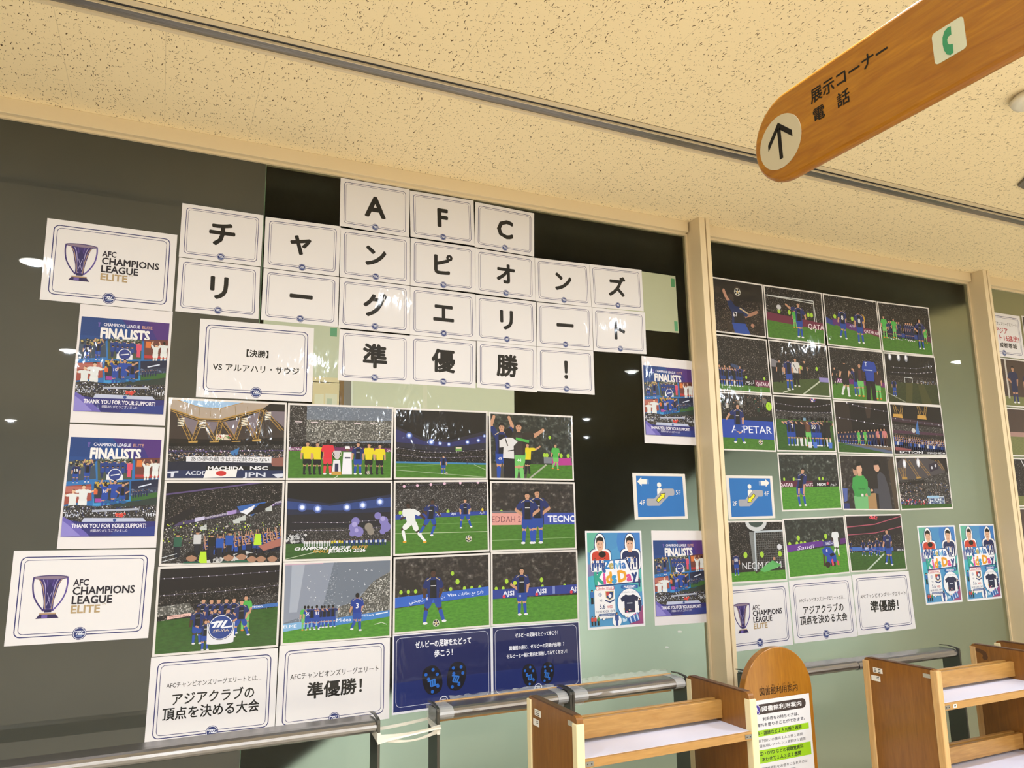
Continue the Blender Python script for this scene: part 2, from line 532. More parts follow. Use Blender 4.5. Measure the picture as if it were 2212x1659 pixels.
_AR = {'ا': (0x8D, 0x8E, 0x8D, 0x8E), 'ب': (0x8F, 0x90, 0x91, 0x92), 'ت': (0x95, 0x96, 0x97, 0x98), 'ج': (0x9D, 0x9E, 0x9F, 0xA0), 'ح': (0xA1, 0xA2, 0xA3, 0xA4), 'ر': (0xAD, 0xAE, 0xAD, 0xAE), 'ط': (0xC1, 0xC2, 0xC3, 0xC4),
       'ع': (0xC9, 0xCA, 0xCB, 0xCC), 'ق': (0xD5, 0xD6, 0xD7, 0xD8), 'م': (0xE1, 0xE2, 0xE3, 0xE4), 'ن': (0xE5, 0xE6, 0xE7, 0xE8), 'و': (0xED, 0xEE, 0xED, 0xEE), 'ي': (0xF1, 0xF2, 0xF3, 0xF4)}
def arabic(t):
    """joined letter forms, laid out from right to left"""
    if not any(c in _AR for c in t):
        return t
    out = []
    for i, c in enumerate(t):
        if c not in _AR:
            out.append(c)
            continue
        pj = i > 0 and t[i - 1] in _AR and t[i - 1] not in 'ارو'
        nj = i + 1 < len(t) and t[i + 1] in _AR and c not in 'ارو'
        out.append(chr(0xFE00 + _AR[c][(3 if nj else 1) if pj else (2 if nj else 0)]))
    return ''.join(reversed(out))
def glyphs(s, off):
    """outline of a line of text at 1 m size, thickened by off -> (points, polygons, xmin, xmax)"""
    k = (s, off)
    if k not in _T:
        if (s, 0) not in _T:
            c = bpy.data.curves.new('lettering', 'FONT')
            c.body = s
            c.size = 1.0
            c.resolution_u = 2
            o = bpy.data.objects.new('lettering', c)
            COL.objects.link(o)
            bpy.context.view_layer.update()
            ev = o.evaluated_get(bpy.context.evaluated_depsgraph_get())
            me = ev.to_mesh()
            vs = [(v.co.x, v.co.y) for v in me.vertices]
            ps = [tuple(p.vertices) for p in me.polygons]
            ev.to_mesh_clear()
            bpy.data.objects.remove(o)
            bpy.data.curves.remove(c)
            xs = [p[0] for p in vs] or [0, 1]
            _T[(s, 0)] = (vs, ps, min(xs), max(xs))
        vs, ps, x0, x1 = _T[(s, 0)]
        if off:
            if off < .016:
                sh = [(-off * .6, 0), (off * .6, 0)]
            elif off < .024:
                sh = [(-off, -off * .5), (off, -off * .5), (0, off)]
            else:
                sh = [(off * math.cos(PI * i / 4), off * math.sin(PI * i / 4)) for i in range(8)]
            n = len(vs)
            vv, pp = [], []
            for i, (dx, dy) in enumerate(sh):
                vv += [(x + dx, y + dy) for x, y in vs]
                pp += [tuple(q + i * n for q in p) for p in ps]
            _T[k] = (vv, pp, x0 - off, x1 + off)
    return _T[k]
def clip01(p):
    for ax, lo in ((0, True), (0, False), (1, True), (1, False)):
        out = []
        b = 0.0 if lo else 1.0
        for i in range(len(p)):
            a, c = p[i - 1], p[i]
            ia = a[ax] >= b if lo else a[ax] <= b
            ic = c[ax] >= b if lo else c[ax] <= b
            if ia != ic:
                t = (b - a[ax]) / (c[ax] - a[ax])
                out.append((a[0] + (c[0] - a[0]) * t, a[1] + (c[1] - a[1]) * t))
            if ic:
                out.append(c)
        p = out
        if len(p) < 3:
            return []
    return p
_ord = [0]
class Print:
    """one sheet on the glass: corner points in the plane of the glass, ink laid on it layer by layer"""
    STEP = 1.0e-5
    def __init__(s, name, q, label, cat, group, paper='#eeecea', y=None, coat=0.4):
        s.name, s.label, s.cat, s.group, s.coat = name, label, cat, group, coat
        s.q = [(q[0], q[1]), (q[2], q[3]), (q[4], q[5]), (q[6], q[7])]
        s.W = (math.dist(s.q[0], s.q[1]) + math.dist(s.q[3], s.q[2])) / 2
        s.H = (math.dist(s.q[0], s.q[3]) + math.dist(s.q[1], s.q[2])) / 2
        _ord[0] += 1
        s.y0 = -(0.0008 + 0.00025 * (_ord[0] % 3)) if y is None else y
        s.k = 0
        s.v, s.f, s.mi, s.mats = [], [], [], []
        s.c = (sum(p[0] for p in s.q) / 4, sum(p[1] for p in s.q) / 4)
        s.full()
        pm = ink(paper, coat)
        s.poly([(0, 0), (1, 0), (1, 1), (0, 1)], pm)
        b = len(s.v)
        for x, z in s.q:
            s.v.append((x - s.c[0], (-s.y0 - 0.0003) if y is None else 0.0003, z - s.c[1]))
        for i in range(4):
            s.f.append((i, (i + 1) % 4, b + (i + 1) % 4, b + i)); s.mi.append(0)
        s.f.append((b + 3, b + 2, b + 1, b)); s.mi.append(0)
    def full(s):
        s.fr = (0, 0, 1, 1)
        s.r = s.W / s.H
        return s
    def sub(s, u0, v0, u1, v1):
        s.fr = (u0, v0, u1 - u0, v1 - v0)
        s.r = s.W * (u1 - u0) / (s.H * (v1 - v0))
        return s
    def mat(s, m):
        if isinstance(m, str):
            m = ink(m, s.coat)
        if m not in s.mats:
            s.mats.append(m)
        return s.mats.index(m)
    def xz(s, u, v):
        u, v = s.fr[0] + u * s.fr[2], s.fr[1] + v * s.fr[3]
        a, b, c, d = s.q
        return ((a[0] * (1 - u) + b[0] * u) * (1 - v) + (d[0] * (1 - u) + c[0] * u) * v,
                (a[1] * (1 - u) + b[1] * u) * (1 - v) + (d[1] * (1 - u) + c[1] * u) * v)
    def _add(s, pts, mi):
        if any(p[0] < 0 or p[0] > 1 or p[1] < 0 or p[1] > 1 for p in pts):
            pts = clip01(list(pts))
            if len(pts) < 3:
                return
        b = len(s.v)
        for u, v in pts:
            x, z = s.xz(u, v)
            s.v.append((x - s.c[0], -s.k * s.STEP, z - s.c[1]))
        s.f.append(tuple(range(b, b + len(pts))))
        s.mi.append(mi)
    def poly(s, pts, m):
        s._add(pts, s.mat(m))
        s.k += 1
        return s
    def rect(s, u0, v0, u1, v1, m):
        return s.poly([(u0, v0), (u1, v0), (u1, v1), (u0, v1)], m)
    def ell(s, u, v, ru, m, rv=None, n=20, rot=0.0):
        rv = ru * s.r if rv is None else rv
        ru2, rv2 = ru, rv / s.r
        pts = []
        for i in range(n):
            a = 2 * PI * i / n
            x, y = ru2 * math.cos(a), rv2 * math.sin(a)
            pts.append((u + x * math.cos(rot) - y * math.sin(rot), v + (x * math.sin(rot) + y * math.cos(rot)) * s.r))
        return s.poly(pts, m)
    def rrect(s, u0, v0, u1, v1, rad, m, n=5):
        rad = min(rad, (u1 - u0) / 2, (v1 - v0) / 2 / s.r)
        ru, rv = rad, rad * s.r
        pts = []
        for cu, cv, a0 in ((u1 - ru, v0 + rv, -90), (u1 - ru, v1 - rv, 0), (u0 + ru, v1 - rv, 90), (u0 + ru, v0 + rv, 180)):
            for i in range(n):
                a = math.radians(a0 + 90 * i / (n - 1))
                pts.append((cu + ru * math.cos(a), cv + rv * math.sin(a)))
        return s.poly(pts, m)
    def frame(s, u0, v0, u1, v1, wd, rad, m, n=5):
        """rounded outline, wd and rad as shares of the width"""
        def ring(e):
            r = max(rad - e, 0.001)
            a = []
            ru, rv = r, r * s.r
            A, B, C2, D = u0 + e, v0 + e * s.r, u1 - e, v1 - e * s.r
            for cu, cv, a0 in ((C2 - ru, B + rv, -90), (C2 - ru, D - rv, 0), (A + ru, D - rv, 90), (A + ru, B + rv, 180)):
                for i in range(n):
                    t = math.radians(a0 + 90 * i / (n - 1))
                    a.append((cu + ru * math.cos(t), cv + rv * math.sin(t)))
            return a
        o, i2 = ring(0), ring(wd)
        k = s.mat(m)
        for i in range(len(o)):
            j = (i + 1) % len(o)
            s._add([o[i], o[j], i2[j], i2[i]], k)
        s.k += 1
        return s
    def line(s, pts, wd, m):
        """polyline, wd as a share of the width"""
        k = s.mat(m)
        for a, b in zip(pts[:-1], pts[1:]):
            dx, dy = b[0] - a[0], (b[1] - a[1]) / s.r
            L = math.hypot(dx, dy) or 1e-9
            nx, ny = -dy / L * wd / 2, dx / L * wd / 2
            s._add([(a[0] + nx, a[1] + ny * s.r), (b[0] + nx, b[1] + ny * s.r), (b[0] - nx, b[1] - ny * s.r), (a[0] - nx, a[1] - ny * s.r)], k)
            s.k += .25
        s.k += 1
        return s
    def text(s, t, u, v, em, m, al='c', b=0.018, w=None, ang=0.0, slant=0.0, track=None):
        """em: letter size as a share of the height; w: fit to this share of the width; ang in degrees"""
        t = arabic(t)
        vs, ps, x0, x1 = glyphs(t, b)
        sx = em / s.r
        if w:
            sx = w / max(x1 - x0, 1e-6)
            if em is None:
                em = sx * s.r
        off = {'c': (x0 + x1) / 2, 'l': x0, 'r': x1}[al]
        ca, sa = math.cos(math.radians(ang)), math.sin(math.radians(ang))
        P = []
        for x, y in vs:
            X, Y = (x - off + slant * y) * sx, (0.36 - y) * em / s.r
            P.append((u + X * ca - Y * sa, v + (X * sa + Y * ca) * s.r))
        k = s.mat(m)
        n0 = _T[(t, 0)][1]
        for j, p in enumerate(ps):
            if j % len(n0) == 0:
                s.k += .25          # every pass of a heavy stroke on a layer of its own
            s._add([P[i] for i in p], k)
        s.k += 1
        return s
    def done(s):
        me = bpy.data.meshes.new(s.name)
        # build faces the camera at -y: flip y so that later layers come nearer
        me.from_pydata(s.v, [], s.f)
        for m in s.mats:
            me.materials.append(m)
        me.polygons.foreach_set('material_index', s.mi)
        me.update()
        o = link(s.name, me, None, (s.c[0], s.y0, s.c[1]))
        return tag(o, s.label, s.cat, s.group)
# ---------------------------------------------------------------- small figures for the pictures
POSE = {  # elbows, wrists, knees, ankles as (x, y) with unit body height; left then right, lean, head shift
 'stand': [(-.165, .64), (-.175, .49), (.165, .64), (.175, .49), (-.07, .27), (-.085, .04), (.07, .27), (.085, .04), 0],
 'hips': [(-.24, .65), (-.10, .55), (.24, .65), (.10, .55), (-.075, .27), (-.09, .04), (.075, .27), (.09, .04), 0],
 'hip1': [(-.24, .65), (-.10, .55), (.15, .64), (.12, .50), (-.06, .27), (-.07, .04), (.06, .27), (.08, .04), 0],
 'walk': [(-.15, .64), (-.19, .52), (.14, .63), (.09, .51), (-.05, .28), (-.15, .07), (.07, .27), (.08, .03), 0],
 'kick': [(-.24, .72), (-.34, .60), (.17, .63), (.16, .50), (.00, .29), (-.12, .05), (.06, .27), (.16, .04), .02],
 'run': [(-.19, .68), (-.10, .58), (.19, .66), (.27, .55), (-.17, .30), (-.30, .10), (.12, .30), (.02, .05), .04],
 'runl': [(-.24, .68), (-.36, .56), (.18, .66), (.26, .60), (-.14, .30), (-.34, .06), (.22, .36), (.16, .08), .06],
 'wide': [(-.18, .64), (-.17, .50), (.18, .64), (.12, .50), (-.14, .27), (-.17, .04), (.13, .27), (.20, .06), 0],
 'point': [(-.30, .80), (-.44, .89), (.22, .66), (.24, .56), (-.03, .28), (-.06, .05), (.05, .28), (.08, .04), 0],
 'arms': [(-.20, .95), (-.14, 1.10), (.20, .95), (.14, 1.10), (-.06, .27), (-.07, .04), (.06, .27), (.07, .04), 0],
 'hug': [(-.22, .76), (-.30, .80), (.22, .76), (.30, .80), (-.07, .27), (-.08, .04), (.07, .27), (.08, .04), 0],
 'bend': [(-.02, .52), (-.05, .34), (.16, .52), (.12, .34), (-.07, .27), (-.05, .04), (.12, .27), (.14, .04), .10],
 'head': [(-.28, .98), (-.40, 1.13), (.30, .70), (.42, .84), (-.07, .27), (-.08, .04), (.1, .27), (.1, .04), 0]}
def kit(shirt='#182a66', mid='#11131d', short='#1c459c', sock='#1f4aa6', skin='#c79676', hair='#171210', boot='#e6e6e6', num=None, stripe=None):
    return dict(shirt=shirt, mid=mid, short=short, sock=sock, skin=skin, hair=hair, boot=boot, num=num, stripe=stripe)
BLUE = kit(stripe='#b8a98c')
BLUEB = kit(skin='#4b3226', stripe='#b8a98c')
KEEP = kit('#4faf4c', None, '#6fbf62', '#74c468', boot='#e8862c')
REF = kit('#e3d11f', None, '#15161a', '#1b1c20', boot='#1a1a1c')
WHT = kit('#dfe3e0', None, '#e4e7e4', '#e8eae8', skin='#3c281f', boot='#e0a02a')
BLK = kit('#1c1a1a', None, '#1a1a1c', '#d8d8d8', skin='#c79676')
SUIT = kit('#1a191b', None, '#151517', '#151517', boot='#111111')
def shade(k, **kw):
    d = dict(k)
    d.update(kw)
    return d
def fig(P, x, y, h, k=BLUE, pose='stand', flip=False, back=False, num=None, long=False):
    """person printed at x with feet at y and body height h (shares of the picture)"""
    p = POSE[pose]
    sg = -1 if flip else 1
    lean = p[8] * sg
    def T(a, b):
        return (x + sg * a * h / P.r, y - b * h)
    def limb(a, b, r1, r2, m):
        (ax, ay), (bx, by) = a, b
        dx, dy = (bx - ax) * P.r, by - ay
        L = math.hypot(dx, dy) or 1e-9
        nx, ny = -dy / L, dx / L
        pts = []
        for (cx, cy, r, s0) in ((ax, ay, r1, 1), (bx, by, r2, -1)):
            for t in (90, 45, 0, -45, -90):
                tt = math.radians(t) * 1
                if s0 == 1:
                    ex, ey = -dx / L, -dy / L
                    q = (math.sin(tt), math.cos(tt))
                else:
                    ex, ey = dx / L, dy / L
                    q = (-math.sin(tt), math.cos(tt))
                pts.append((cx + (nx * q[0] + ex * q[1]) * r * h / P.r, cy + (ny * q[0] + ey * q[1]) * r * h))
        P.poly(pts, m)
    le, lw, re, rw, lk, la, rk, ra = [T(*q) for q in p[:8]]
    lx = p[8]
    ls, rs = T(-.105 + lx * 1.2, .79), T(.105 + lx * 1.2, .79)
    lh, rh = T(-.055, .50), T(.055, .50)
    for hip, kn, an in ((lh, lk, la), (rh, rk, ra)):
        if long:
            limb(hip, kn, .062, .05, k['short']); limb(kn, an, .05, .04, k['short'])
        else:
            limb(hip, kn, .056, .042, k['skin'])
            limb(((kn[0] * .8 + an[0] * .2), (kn[1] * .8 + an[1] * .2)), an, .040, .028, k['sock'])
            limb(hip, ((hip[0] * .35 + kn[0] * .65), (hip[1] * .35 + kn[1] * .65)), .066, .064, k['short'])
        P.ell(an[0] + sg * .012 * h / P.r, an[1] + .012 * h, .048 * h / P.r, k['boot'], .024 * h, 8)
    for sh, el, wr in ((ls, le, lw), (rs, re, rw)):
        limb(sh, el, .042, .034, k['skin']); limb(el, wr, .033, .026, k['skin'])
        P.ell(wr[0], wr[1], .028 * h / P.r, k['skin'], .03 * h, 8)
        limb(sh, (sh[0] * .35 + el[0] * .65, sh[1] * .35 + el[1] * .65), .054, .050, k['shirt'])
    limb(T(lx * 1.2, .84), T(lx * 1.35, .90), .034, .034, k['skin'])
    P.poly([T(-.13 + lx * 1.2, .80), T(-.05 + lx * 1.2, .845), T(.05 + lx * 1.2, .845), T(.13 + lx * 1.2, .80), T(.118 + lx * .6, .66), T(.105, .47), T(-.105, .47), T(-.118 + lx * .6, .66)], k['shirt'])
    if k['mid']:
        P.poly([T(-.06 + lx * 1.2, .80), T(.06 + lx * 1.2, .80), T(.065, .47), T(-.065, .47)], k['mid'])
    if k.get('stripe') and h > .3:
        for a in (-1, 1):
            P.poly([T(a * .055 + lx * 1.2, .845), T(a * .13 + lx * 1.2, .80), T(a * .125 + lx * 1.2, .785), T(a * .05 + lx * 1.2, .83)], k['stripe'])
        if not back:
            P.rect(*T(-.05, .70), *T(.05, .685), '#c9c9cc') if sg > 0 else P.rect(*T(.05, .70), *T(-.05, .685), '#c9c9cc')
    hx = T(lx * 1.5, .925)
    P.ell(hx[0], hx[1], .052 * h / P.r, k['hair'] if back else k['skin'], .068 * h, 12)
    if not back:
        P.poly([T(lx * 1.5 - .056, .92), T(lx * 1.5 - .054, .975), T(lx * 1.5 - .02, 1.002), T(lx * 1.5 + .03, 1.0), T(lx * 1.5 + .056, .965), T(lx * 1.5 + .052, .93), T(lx * 1.5 + .03, .955), T(lx * 1.5 - .03, .958)], k['hair'])
        if h > .55:
            for a in (-.02, .02):
                P.ell(T(lx * 1.5 + a, .925)[0], T(0, .927)[1], .007 * h / P.r, '#201612', .006 * h, 6)
            P.rect(*T(lx * 1.5 - .014 * sg, .89), *T(lx * 1.5 + .014 * sg, .885), '#8a5344')
    if num:
        P.text(num, T(lx, .66)[0], T(0, .66)[1], .19 * h, '#e6e6ea', b=.02)
def mini(P, x, y, h, c='#1c3f94', leg='#1b2f66', skin='#b98b6d', hair='#15110f'):
    d = h / P.r
    P.rect(x - .10 * d, y - .48 * h, x + .10 * d, y, leg)
    P.rect(x - .15 * d, y - .84 * h, x + .15 * d, y - .45 * h, c)
    P.ell(x, y - .92 * h, .075 * d, skin, .09 * h, 8)
    P.poly([(x - .08 * d, y - .92 * h), (x - .06 * d, y - 1.01 * h), (x + .06 * d, y - 1.01 * h), (x + .08 * d, y - .92 * h)], hair)
def ball(P, x, y, r):
    P.ell(x, y, r / P.r, '#d9d6c6', r, 14)
    for a in range(5):
        t = a * 2 * PI / 5 + .3
        P.ell(x + .62 * r * math.cos(t) / P.r, y + .62 * r * math.sin(t), .3 * r / P.r, '#23222c', .3 * r, 6)
    P.ell(x, y, .28 * r / P.r, '#c9a24a', .28 * r, 6)
def goal(P, x0, y0, x1, y1, wd=.012):
    P.line([(x0, y1), (x0, y0), (x1, y0), (x1, y1)], wd, '#cfd3d2')
def band(P, l0, l1, r0, r1, m, x0=0, x1=1):
    return P.poly([(x0, l0), (x1, r0), (x1, r1), (x0, l1)], m)
def specks(P, x0, y0, x1, y1, n, cols, r=.006, seed=1):
    rn = random.Random(seed)
    ms = [P.mat(c) for c in cols]
    for i in range(n):
        u, v, q = x0 + (x1 - x0) * rn.random(), y0 + (y1 - y0) * rn.random(), r * (.5 + rn.random())
        P._add([(u - q, v), (u, v - q * P.r), (u + q, v), (u, v + q * P.r)], rn.choice(ms))
        P.k += .02
    P.k += 1
def vests(P, xs, y, h=.05):
    for x in xs:
        P.ell(x, y, h * .5 / P.r, '#a6cf3a', h * .6, 8)
def lightstring(P, pts, n, r=.005, col='#e9e4ee'):
    P.line(pts, .004, '#5a5568')
    for i in range(n):
        t = (i + .5) / n * (len(pts) - 1)
        a, b = pts[int(t)], pts[min(int(t) + 1, len(pts) - 1)]
        f = t - int(t)
        P.ell(a[0] + (b[0] - a[0]) * f, a[1] + (b[1] - a[1]) * f, r, col, n=6)
def flood(P, x, y, r):
    P.ell(x, y, r * 1.6, '#4d63a8', n=12); P.ell(x, y, r, '#a9bff2', n=12); P.ell(x, y, r * .6, '#ffffff', n=10)
CR_DARK = crowd('print_crowd_dark', '#171312', [(0, '#241f1d'), (.5, '#453e3a'), (.85, '#6d6660'), (1, '#b5b0aa')], 320, .38)
CR_GREY = crowd('print_crowd_grey', '#282524', [(0, '#322f2d'), (.5, '#5c5856'), (.9, '#8a8784'), (1, '#cfcecb')], 340, .5)
CR_WHT = crowd('print_crowd_white_flags', '#55544f', [(0, '#77766f'), (.5, '#a8a79e'), (1, '#dcdad2')], 190, .6)
CR_SMOKE = crowd('print_crowd_in_smoke', '#6d7683', [(0, '#59626e'), (.5, '#838c97'), (1, '#aab2bb')], 240, .35)
CR_BLUR = crowd('print_crowd_blurred', '#2a2523', [(.35, '#1f1c1a'), (.5, '#3a3430'), (.64, '#5d5751'), (.75, '#8f8a84')], 150, 0, 1)
CR_BLURG = crowd('print_crowd_blurred_green', '#262a25', [(.35, '#1b1e1b'), (.5, '#343a34'), (.64, '#5a5f58'), (.75, '#8f918a')], 150, 0, 1)
CR_BRN = crowd('print_crowd_brown', '#1d1512', [(0, '#2b201a'), (.5, '#46382f'), (1, '#7d6e60')], 200, .5)
GR = turf('print_turf', '#3c6b1c', '#4c8126')
GR_D = turf('print_turf_dark', '#2c4f1a', '#386322')
GR_B = turf('print_turf_bright', '#3f7d20', '#569a2c')
# ---------------------------------------------------------------- emblem and card borders
NAVY, PAPER, INK = '#1f2368', '#ebe7e4', '#0c0909'
def emblem(P, u, v, d, ring=NAVY, fill='#22306e', mark='#e8eaf0'):
    """round badge: slanted double stroke between two bars"""
    P.ell(u, v, d / 2, ring, n=28)
    P.ell(u, v, d * .45, mark, n=28)
    P.ell(u, v, d * .41, fill, n=28)
    def q(pts):
        P.poly([(u + a * d, v + b * d * P.r) for a, b in pts], mark)
    q([(-.33, -.19), (.12, -.19), (.06, -.12), (-.37, -.12)])
    q([(-.08, .10), (.34, .10), (.39, .03), (-.02, .03)])
    for k in (-.16, -.02, .12):
        q([(k + .10, -.19), (k + .17, -.19), (k - .03, .10), (k - .10, .10)])
    P.rect(u - .22 * d, v + .17 * d * P.r, u + .22 * d, v + .24 * d * P.r, '#7f93bd')
def border(P, two=True, col=NAVY):
    P.frame(.052, .066, .948, .925, .0075, .045, col)
    P.frame(.078, .100, .922, .892, .0045, .035, col)
    emblem(P, .5, .908, .098)
def white_card(key, label, group, name='letter_card'):
    P = Print(name, Q[key], label, 'card' if name == 'letter_card' else 'notice', group, PAPER)
    border(P)
    return P
LG = 'laminated letter cards spelling the headline'
LETTERS = [
 ('A', 'A', 'white card with the Latin letter A in the top row of the headline'),
 ('F', 'F', 'white card with the Latin letter F in the top row of the headline'),
 ('C', 'C', 'white card with the Latin letter C in the top row of the headline'),
 ('chi', 'チ', 'white card with the big katakana chi that begins the second headline row'),
 ('ya', 'ャ', 'white card with the small katakana ya right of the glass seam'),
 ('n', 'ン', 'white card with the katakana n directly under the letter A card'),
 ('pi', 'ピ', 'white card with the katakana pi directly under the letter F card'),
 ('o', 'オ', 'white card with the katakana o directly under the letter C card'),
 ('n2', 'ン', 'white card with the katakana n between the o and zu cards'),
 ('zu', 'ズ', 'white card with the katakana zu that ends the second headline row'),
 ('ri', 'リ', 'white card with the katakana ri that begins the third headline row'),
 ('dash', 'ー', 'white card with a long dash right of the first ri card'),
 ('gu', 'グ', 'white card with the katakana gu and a lamp glare on it'),
 ('e', 'エ', 'white card with the katakana e beside the gu card'),
 ('ri2', 'リ', 'white card with the katakana ri between the e card and a dash card'),
 ('dash2', 'ー', 'white card with a long dash beside the to card'),
 ('to', 'ト', 'white card with the katakana to that ends the third headline row'),
 ('jun', '準', 'white card with the kanji jun that begins the bottom headline row'),
 ('yu', '優', 'white card with the kanji yu in the bottom headline row'),
 ('sho', '勝', 'white card with the kanji sho before the exclamation mark card'),
 ('ex', '！', 'white card with an exclamation mark at the end of the headline')]
for key, ch, lab in LETTERS:
    P = white_card(key, lab, LG)
    em = {'A': .58, 'F': .55, 'C': .56}.get(ch, .50)
    P.text(ch, .5 if ch not in 'ャ' else .47, .485 if ch not in 'ャ' else .43, em, INK, b=.034)
    P.done()
# ---------------------------------------------------------------- trophy notices
def trophy(P, u0, v0, u1, v1):
    W, H = u1 - u0, v1 - v0
    def T(pts):
        return [(u0 + a * W, v0 + b * H) for a, b in pts]
    c1, c2, c3, g = '#3a2a6e', '#5c4a96', '#a9a0c8', '#b0916f'
    def curve(pts, n=8):
        out = []
        for i in range(len(pts) - 1):
            p0, p1, p2, p3 = pts[max(i - 1, 0)], pts[i], pts[i + 1], pts[min(i + 2, len(pts) - 1)]
            for j in range(n):
                t = j / n
                out.append(tuple(.5 * (2 * p1[k] + (p2[k] - p0[k]) * t + (2 * p0[k] - 5 * p1[k] + 4 * p2[k] - p3[k]) * t * t + (3 * p1[k] - p0[k] - 3 * p2[k] + p3[k]) * t ** 3) for k in (0, 1)))
        return out + [pts[-1]]
    L = curve([(.03, .06), (.02, .22), (.07, .45), (.2, .65), (.38, .82)])
    P.line(T(L), .011, c1)
    P.line(T([(1 - a, b) for a, b in L]), .011, c2)
    body = curve([(.13, .05), (.24, .2), (.31, .42), (.36, .62), (.36, .80)])
    P.poly(T(body + [(1 - a, b) for a, b in body[::-1]]), c1)
    for a, cc in ((-.30, g), (-.20, c3), (-.10, c2), (.0, c1), (.10, c2), (.20, c3), (.30, g)):
        P.line(T([(.5 + a * 1.05, .09), (.5 + a * .7, .22), (.5 + a * .42, .5), (.5 + a * .3, .78)]), .0055, cc)
    P.poly(T([(.40, .30), (.5, .16), (.6, .30), (.57, .76), (.43, .76)]), '#2c2160')
    P.line(T([(.44, .4), (.56, .7)]), .004, c3); P.line(T([(.56, .4), (.44, .7)]), .004, c3)
    P.ell(*T([(.5, .05)])[0], W * .5, '#4a3b70', H * .055, 24)
    P.ell(*T([(.5, .052)])[0], W * .45, '#8d7a8c', H * .034, 24)
    P.rect(*T([(.40, .79)])[0], *T([(.60, .85)])[0], c1)
    P.ell(*T([(.5, .82)])[0], W * .12, '#2a2150', H * .03, 12)
    P.poly(T([(.28, .89), (.72, .89), (.82, .99), (.18, .99)]), '#2c1f52')
    P.rect(*T([(.27, .865)])[0], *T([(.73, .90)])[0], g)
    P.rect(*T([(.34, .905)])[0], *T([(.5, .98)])[0], '#6a58a4')
def league(key, label):
    P = white_card(key, label, 'trophy notices', 'trophy_notice')
    trophy(P, .145, .27, .39, .735)
    for t, v, wd, c in (('AFC', .355, .108, '#241a2e'), ('CHAMPIONS', .445, .445, '#1a1424'), ('LEAGUE', .545, .285, '#1a1424'), ('ELITE', .645, .205, '#b59c72')):
        P.text(t, .425, v, .118 if t != 'AFC' else .1, c, 'l', .028, wd)
    P.text('TM', .64, .60, .03, '#b59c72', 'l', 0)
    P.done()
league('acl1', 'white notice with purple trophy at the upper left, above the poster column')
league('acl2', 'white notice with purple trophy at lower left, under the poster column')
league('R1', 'white notice with purple trophy partly hidden behind the post')
# ---------------------------------------------------------------- text notices
P = white_card('vs', 'white notice with two small text lines in brackets under the katakana ri card', 'text notices', 'text_notice')
P.text('【決勝】', .5, .405, .1, INK, b=.024)
P.text('VS アルアハリ・サウジ', .5, .605, .105, INK, b=.02, w=.75)
P.done()
def about(key, lab):
    P = white_card(key, lab, 'text notices', 'text_notice')
    P.text('AFCチャンピオンズリーグエリートとは…', .5, .335, .072, INK, b=.012, w=.74)
    P.text('アジアクラブの', .5, .50, .15, INK, b=.02, w=.64)
    P.text('頂点を決める大会', .49, .66, .15, INK, b=.02, w=.75)
    P.done()
about('T1', 'white notice with three text lines standing on the left handrail')
about('R2', 'white notice with three text lines right of the post, above the guide board')
def runner(key, lab):
    P = white_card(key, lab, 'text notices', 'text_notice')
    P.text('AFCチャンピオンズリーグエリート', .5, .375, .082, INK, b=.012, w=.79)
    P.text('準優勝！', .5, .56, .20, INK, b=.026, w=.49)
    P.done()
runner('T2', 'white notice with one small and one big text line beside the navy notices')
runner('R3', 'white notice with one small and one big text line, right end of its row')
# ---------------------------------------------------------------- navy footprint notices
def navy(key, lab, lines, feet):
    P = Print('footprint_notice', Q[key], lab, 'notice', 'navy footprint notices', '#e9e9ee')
    P.sub(.012, .016, .988, .972)
    P.rect(0, 0, 1, 1, '#152058')
    P.rect(0, .62, 1, 1, '#16286a')
    P.frame(.022, .03, .978, .945, .004, .05, '#d8dcea')
    for t, v, em, wd in lines:
        P.text(t, .5, v, em, '#f0f1f6', b=.03, w=wd)
    for (u, v, rot, sz) in feet:
        a = math.radians(rot)
        def T(x, y):
            return (u + (x * math.cos(a) - y * math.sin(a)) * sz / P.r, v + (x * math.sin(a) + y * math.cos(a)) * sz)
        pts = []
        for i in range(26):
            t = 2 * PI * i / 26
            ex, ey = math.cos(t), math.sin(t)
            pts.append(T(.40 * (abs(ex) ** .8) * (1 if ex > 0 else -1), .55 * (abs(ey) ** .85) * (1 if ey > 0 else -1)))
        P.poly(pts, '#15131f')
        for x, y in ((-.2, -.28), (.12, -.36), (.24, -.14), (-.14, -.08), (.16, .30), (-.1, .42)):
            P.ell(*T(x, y), .066 * sz / P.r, '#2167c8', n=12)
        for kx in (-.09, .0, .09):
            P.poly([T(kx - .02, .0), T(kx + .04, .0), T(kx + .0, .22), T(kx - .06, .22)], '#2f78d0')
        P.poly([T(-.2, -.02), T(.12, -.02), T(.1, .03), T(-.2, .03)], '#2f78d0')
        P.poly([T(-.1, .2), T(.2, .2), T(.2, .25), T(-.1, .25)], '#2f78d0')
    emblem(P, .5, .93, .088, '#e8eaf4', '#16255f', '#e8eaf4')
    P.done()
navy('N1', 'navy notice with two large footprints and two lines of white lettering',
     [('ゼルビーの足跡をたどって', .145, .1, .58), ('歩こう！', .285, .1, .19)], [(.385, .635, -14, .36), (.635, .62, 12, .36)])
navy('N2', 'navy notice with two small footprints and three lines of white lettering',
     [('ゼルビーの足跡をたどって歩こう！', .135, .068, .50), ('図書館の床に、ゼルビーの足跡が出現！？', .315, .066, .64), ('ゼルビーと一緒に館内を探検してみてください！', .43, .066, .70)], [(.405, .73, -12, .30), (.61, .725, 12, .29)])
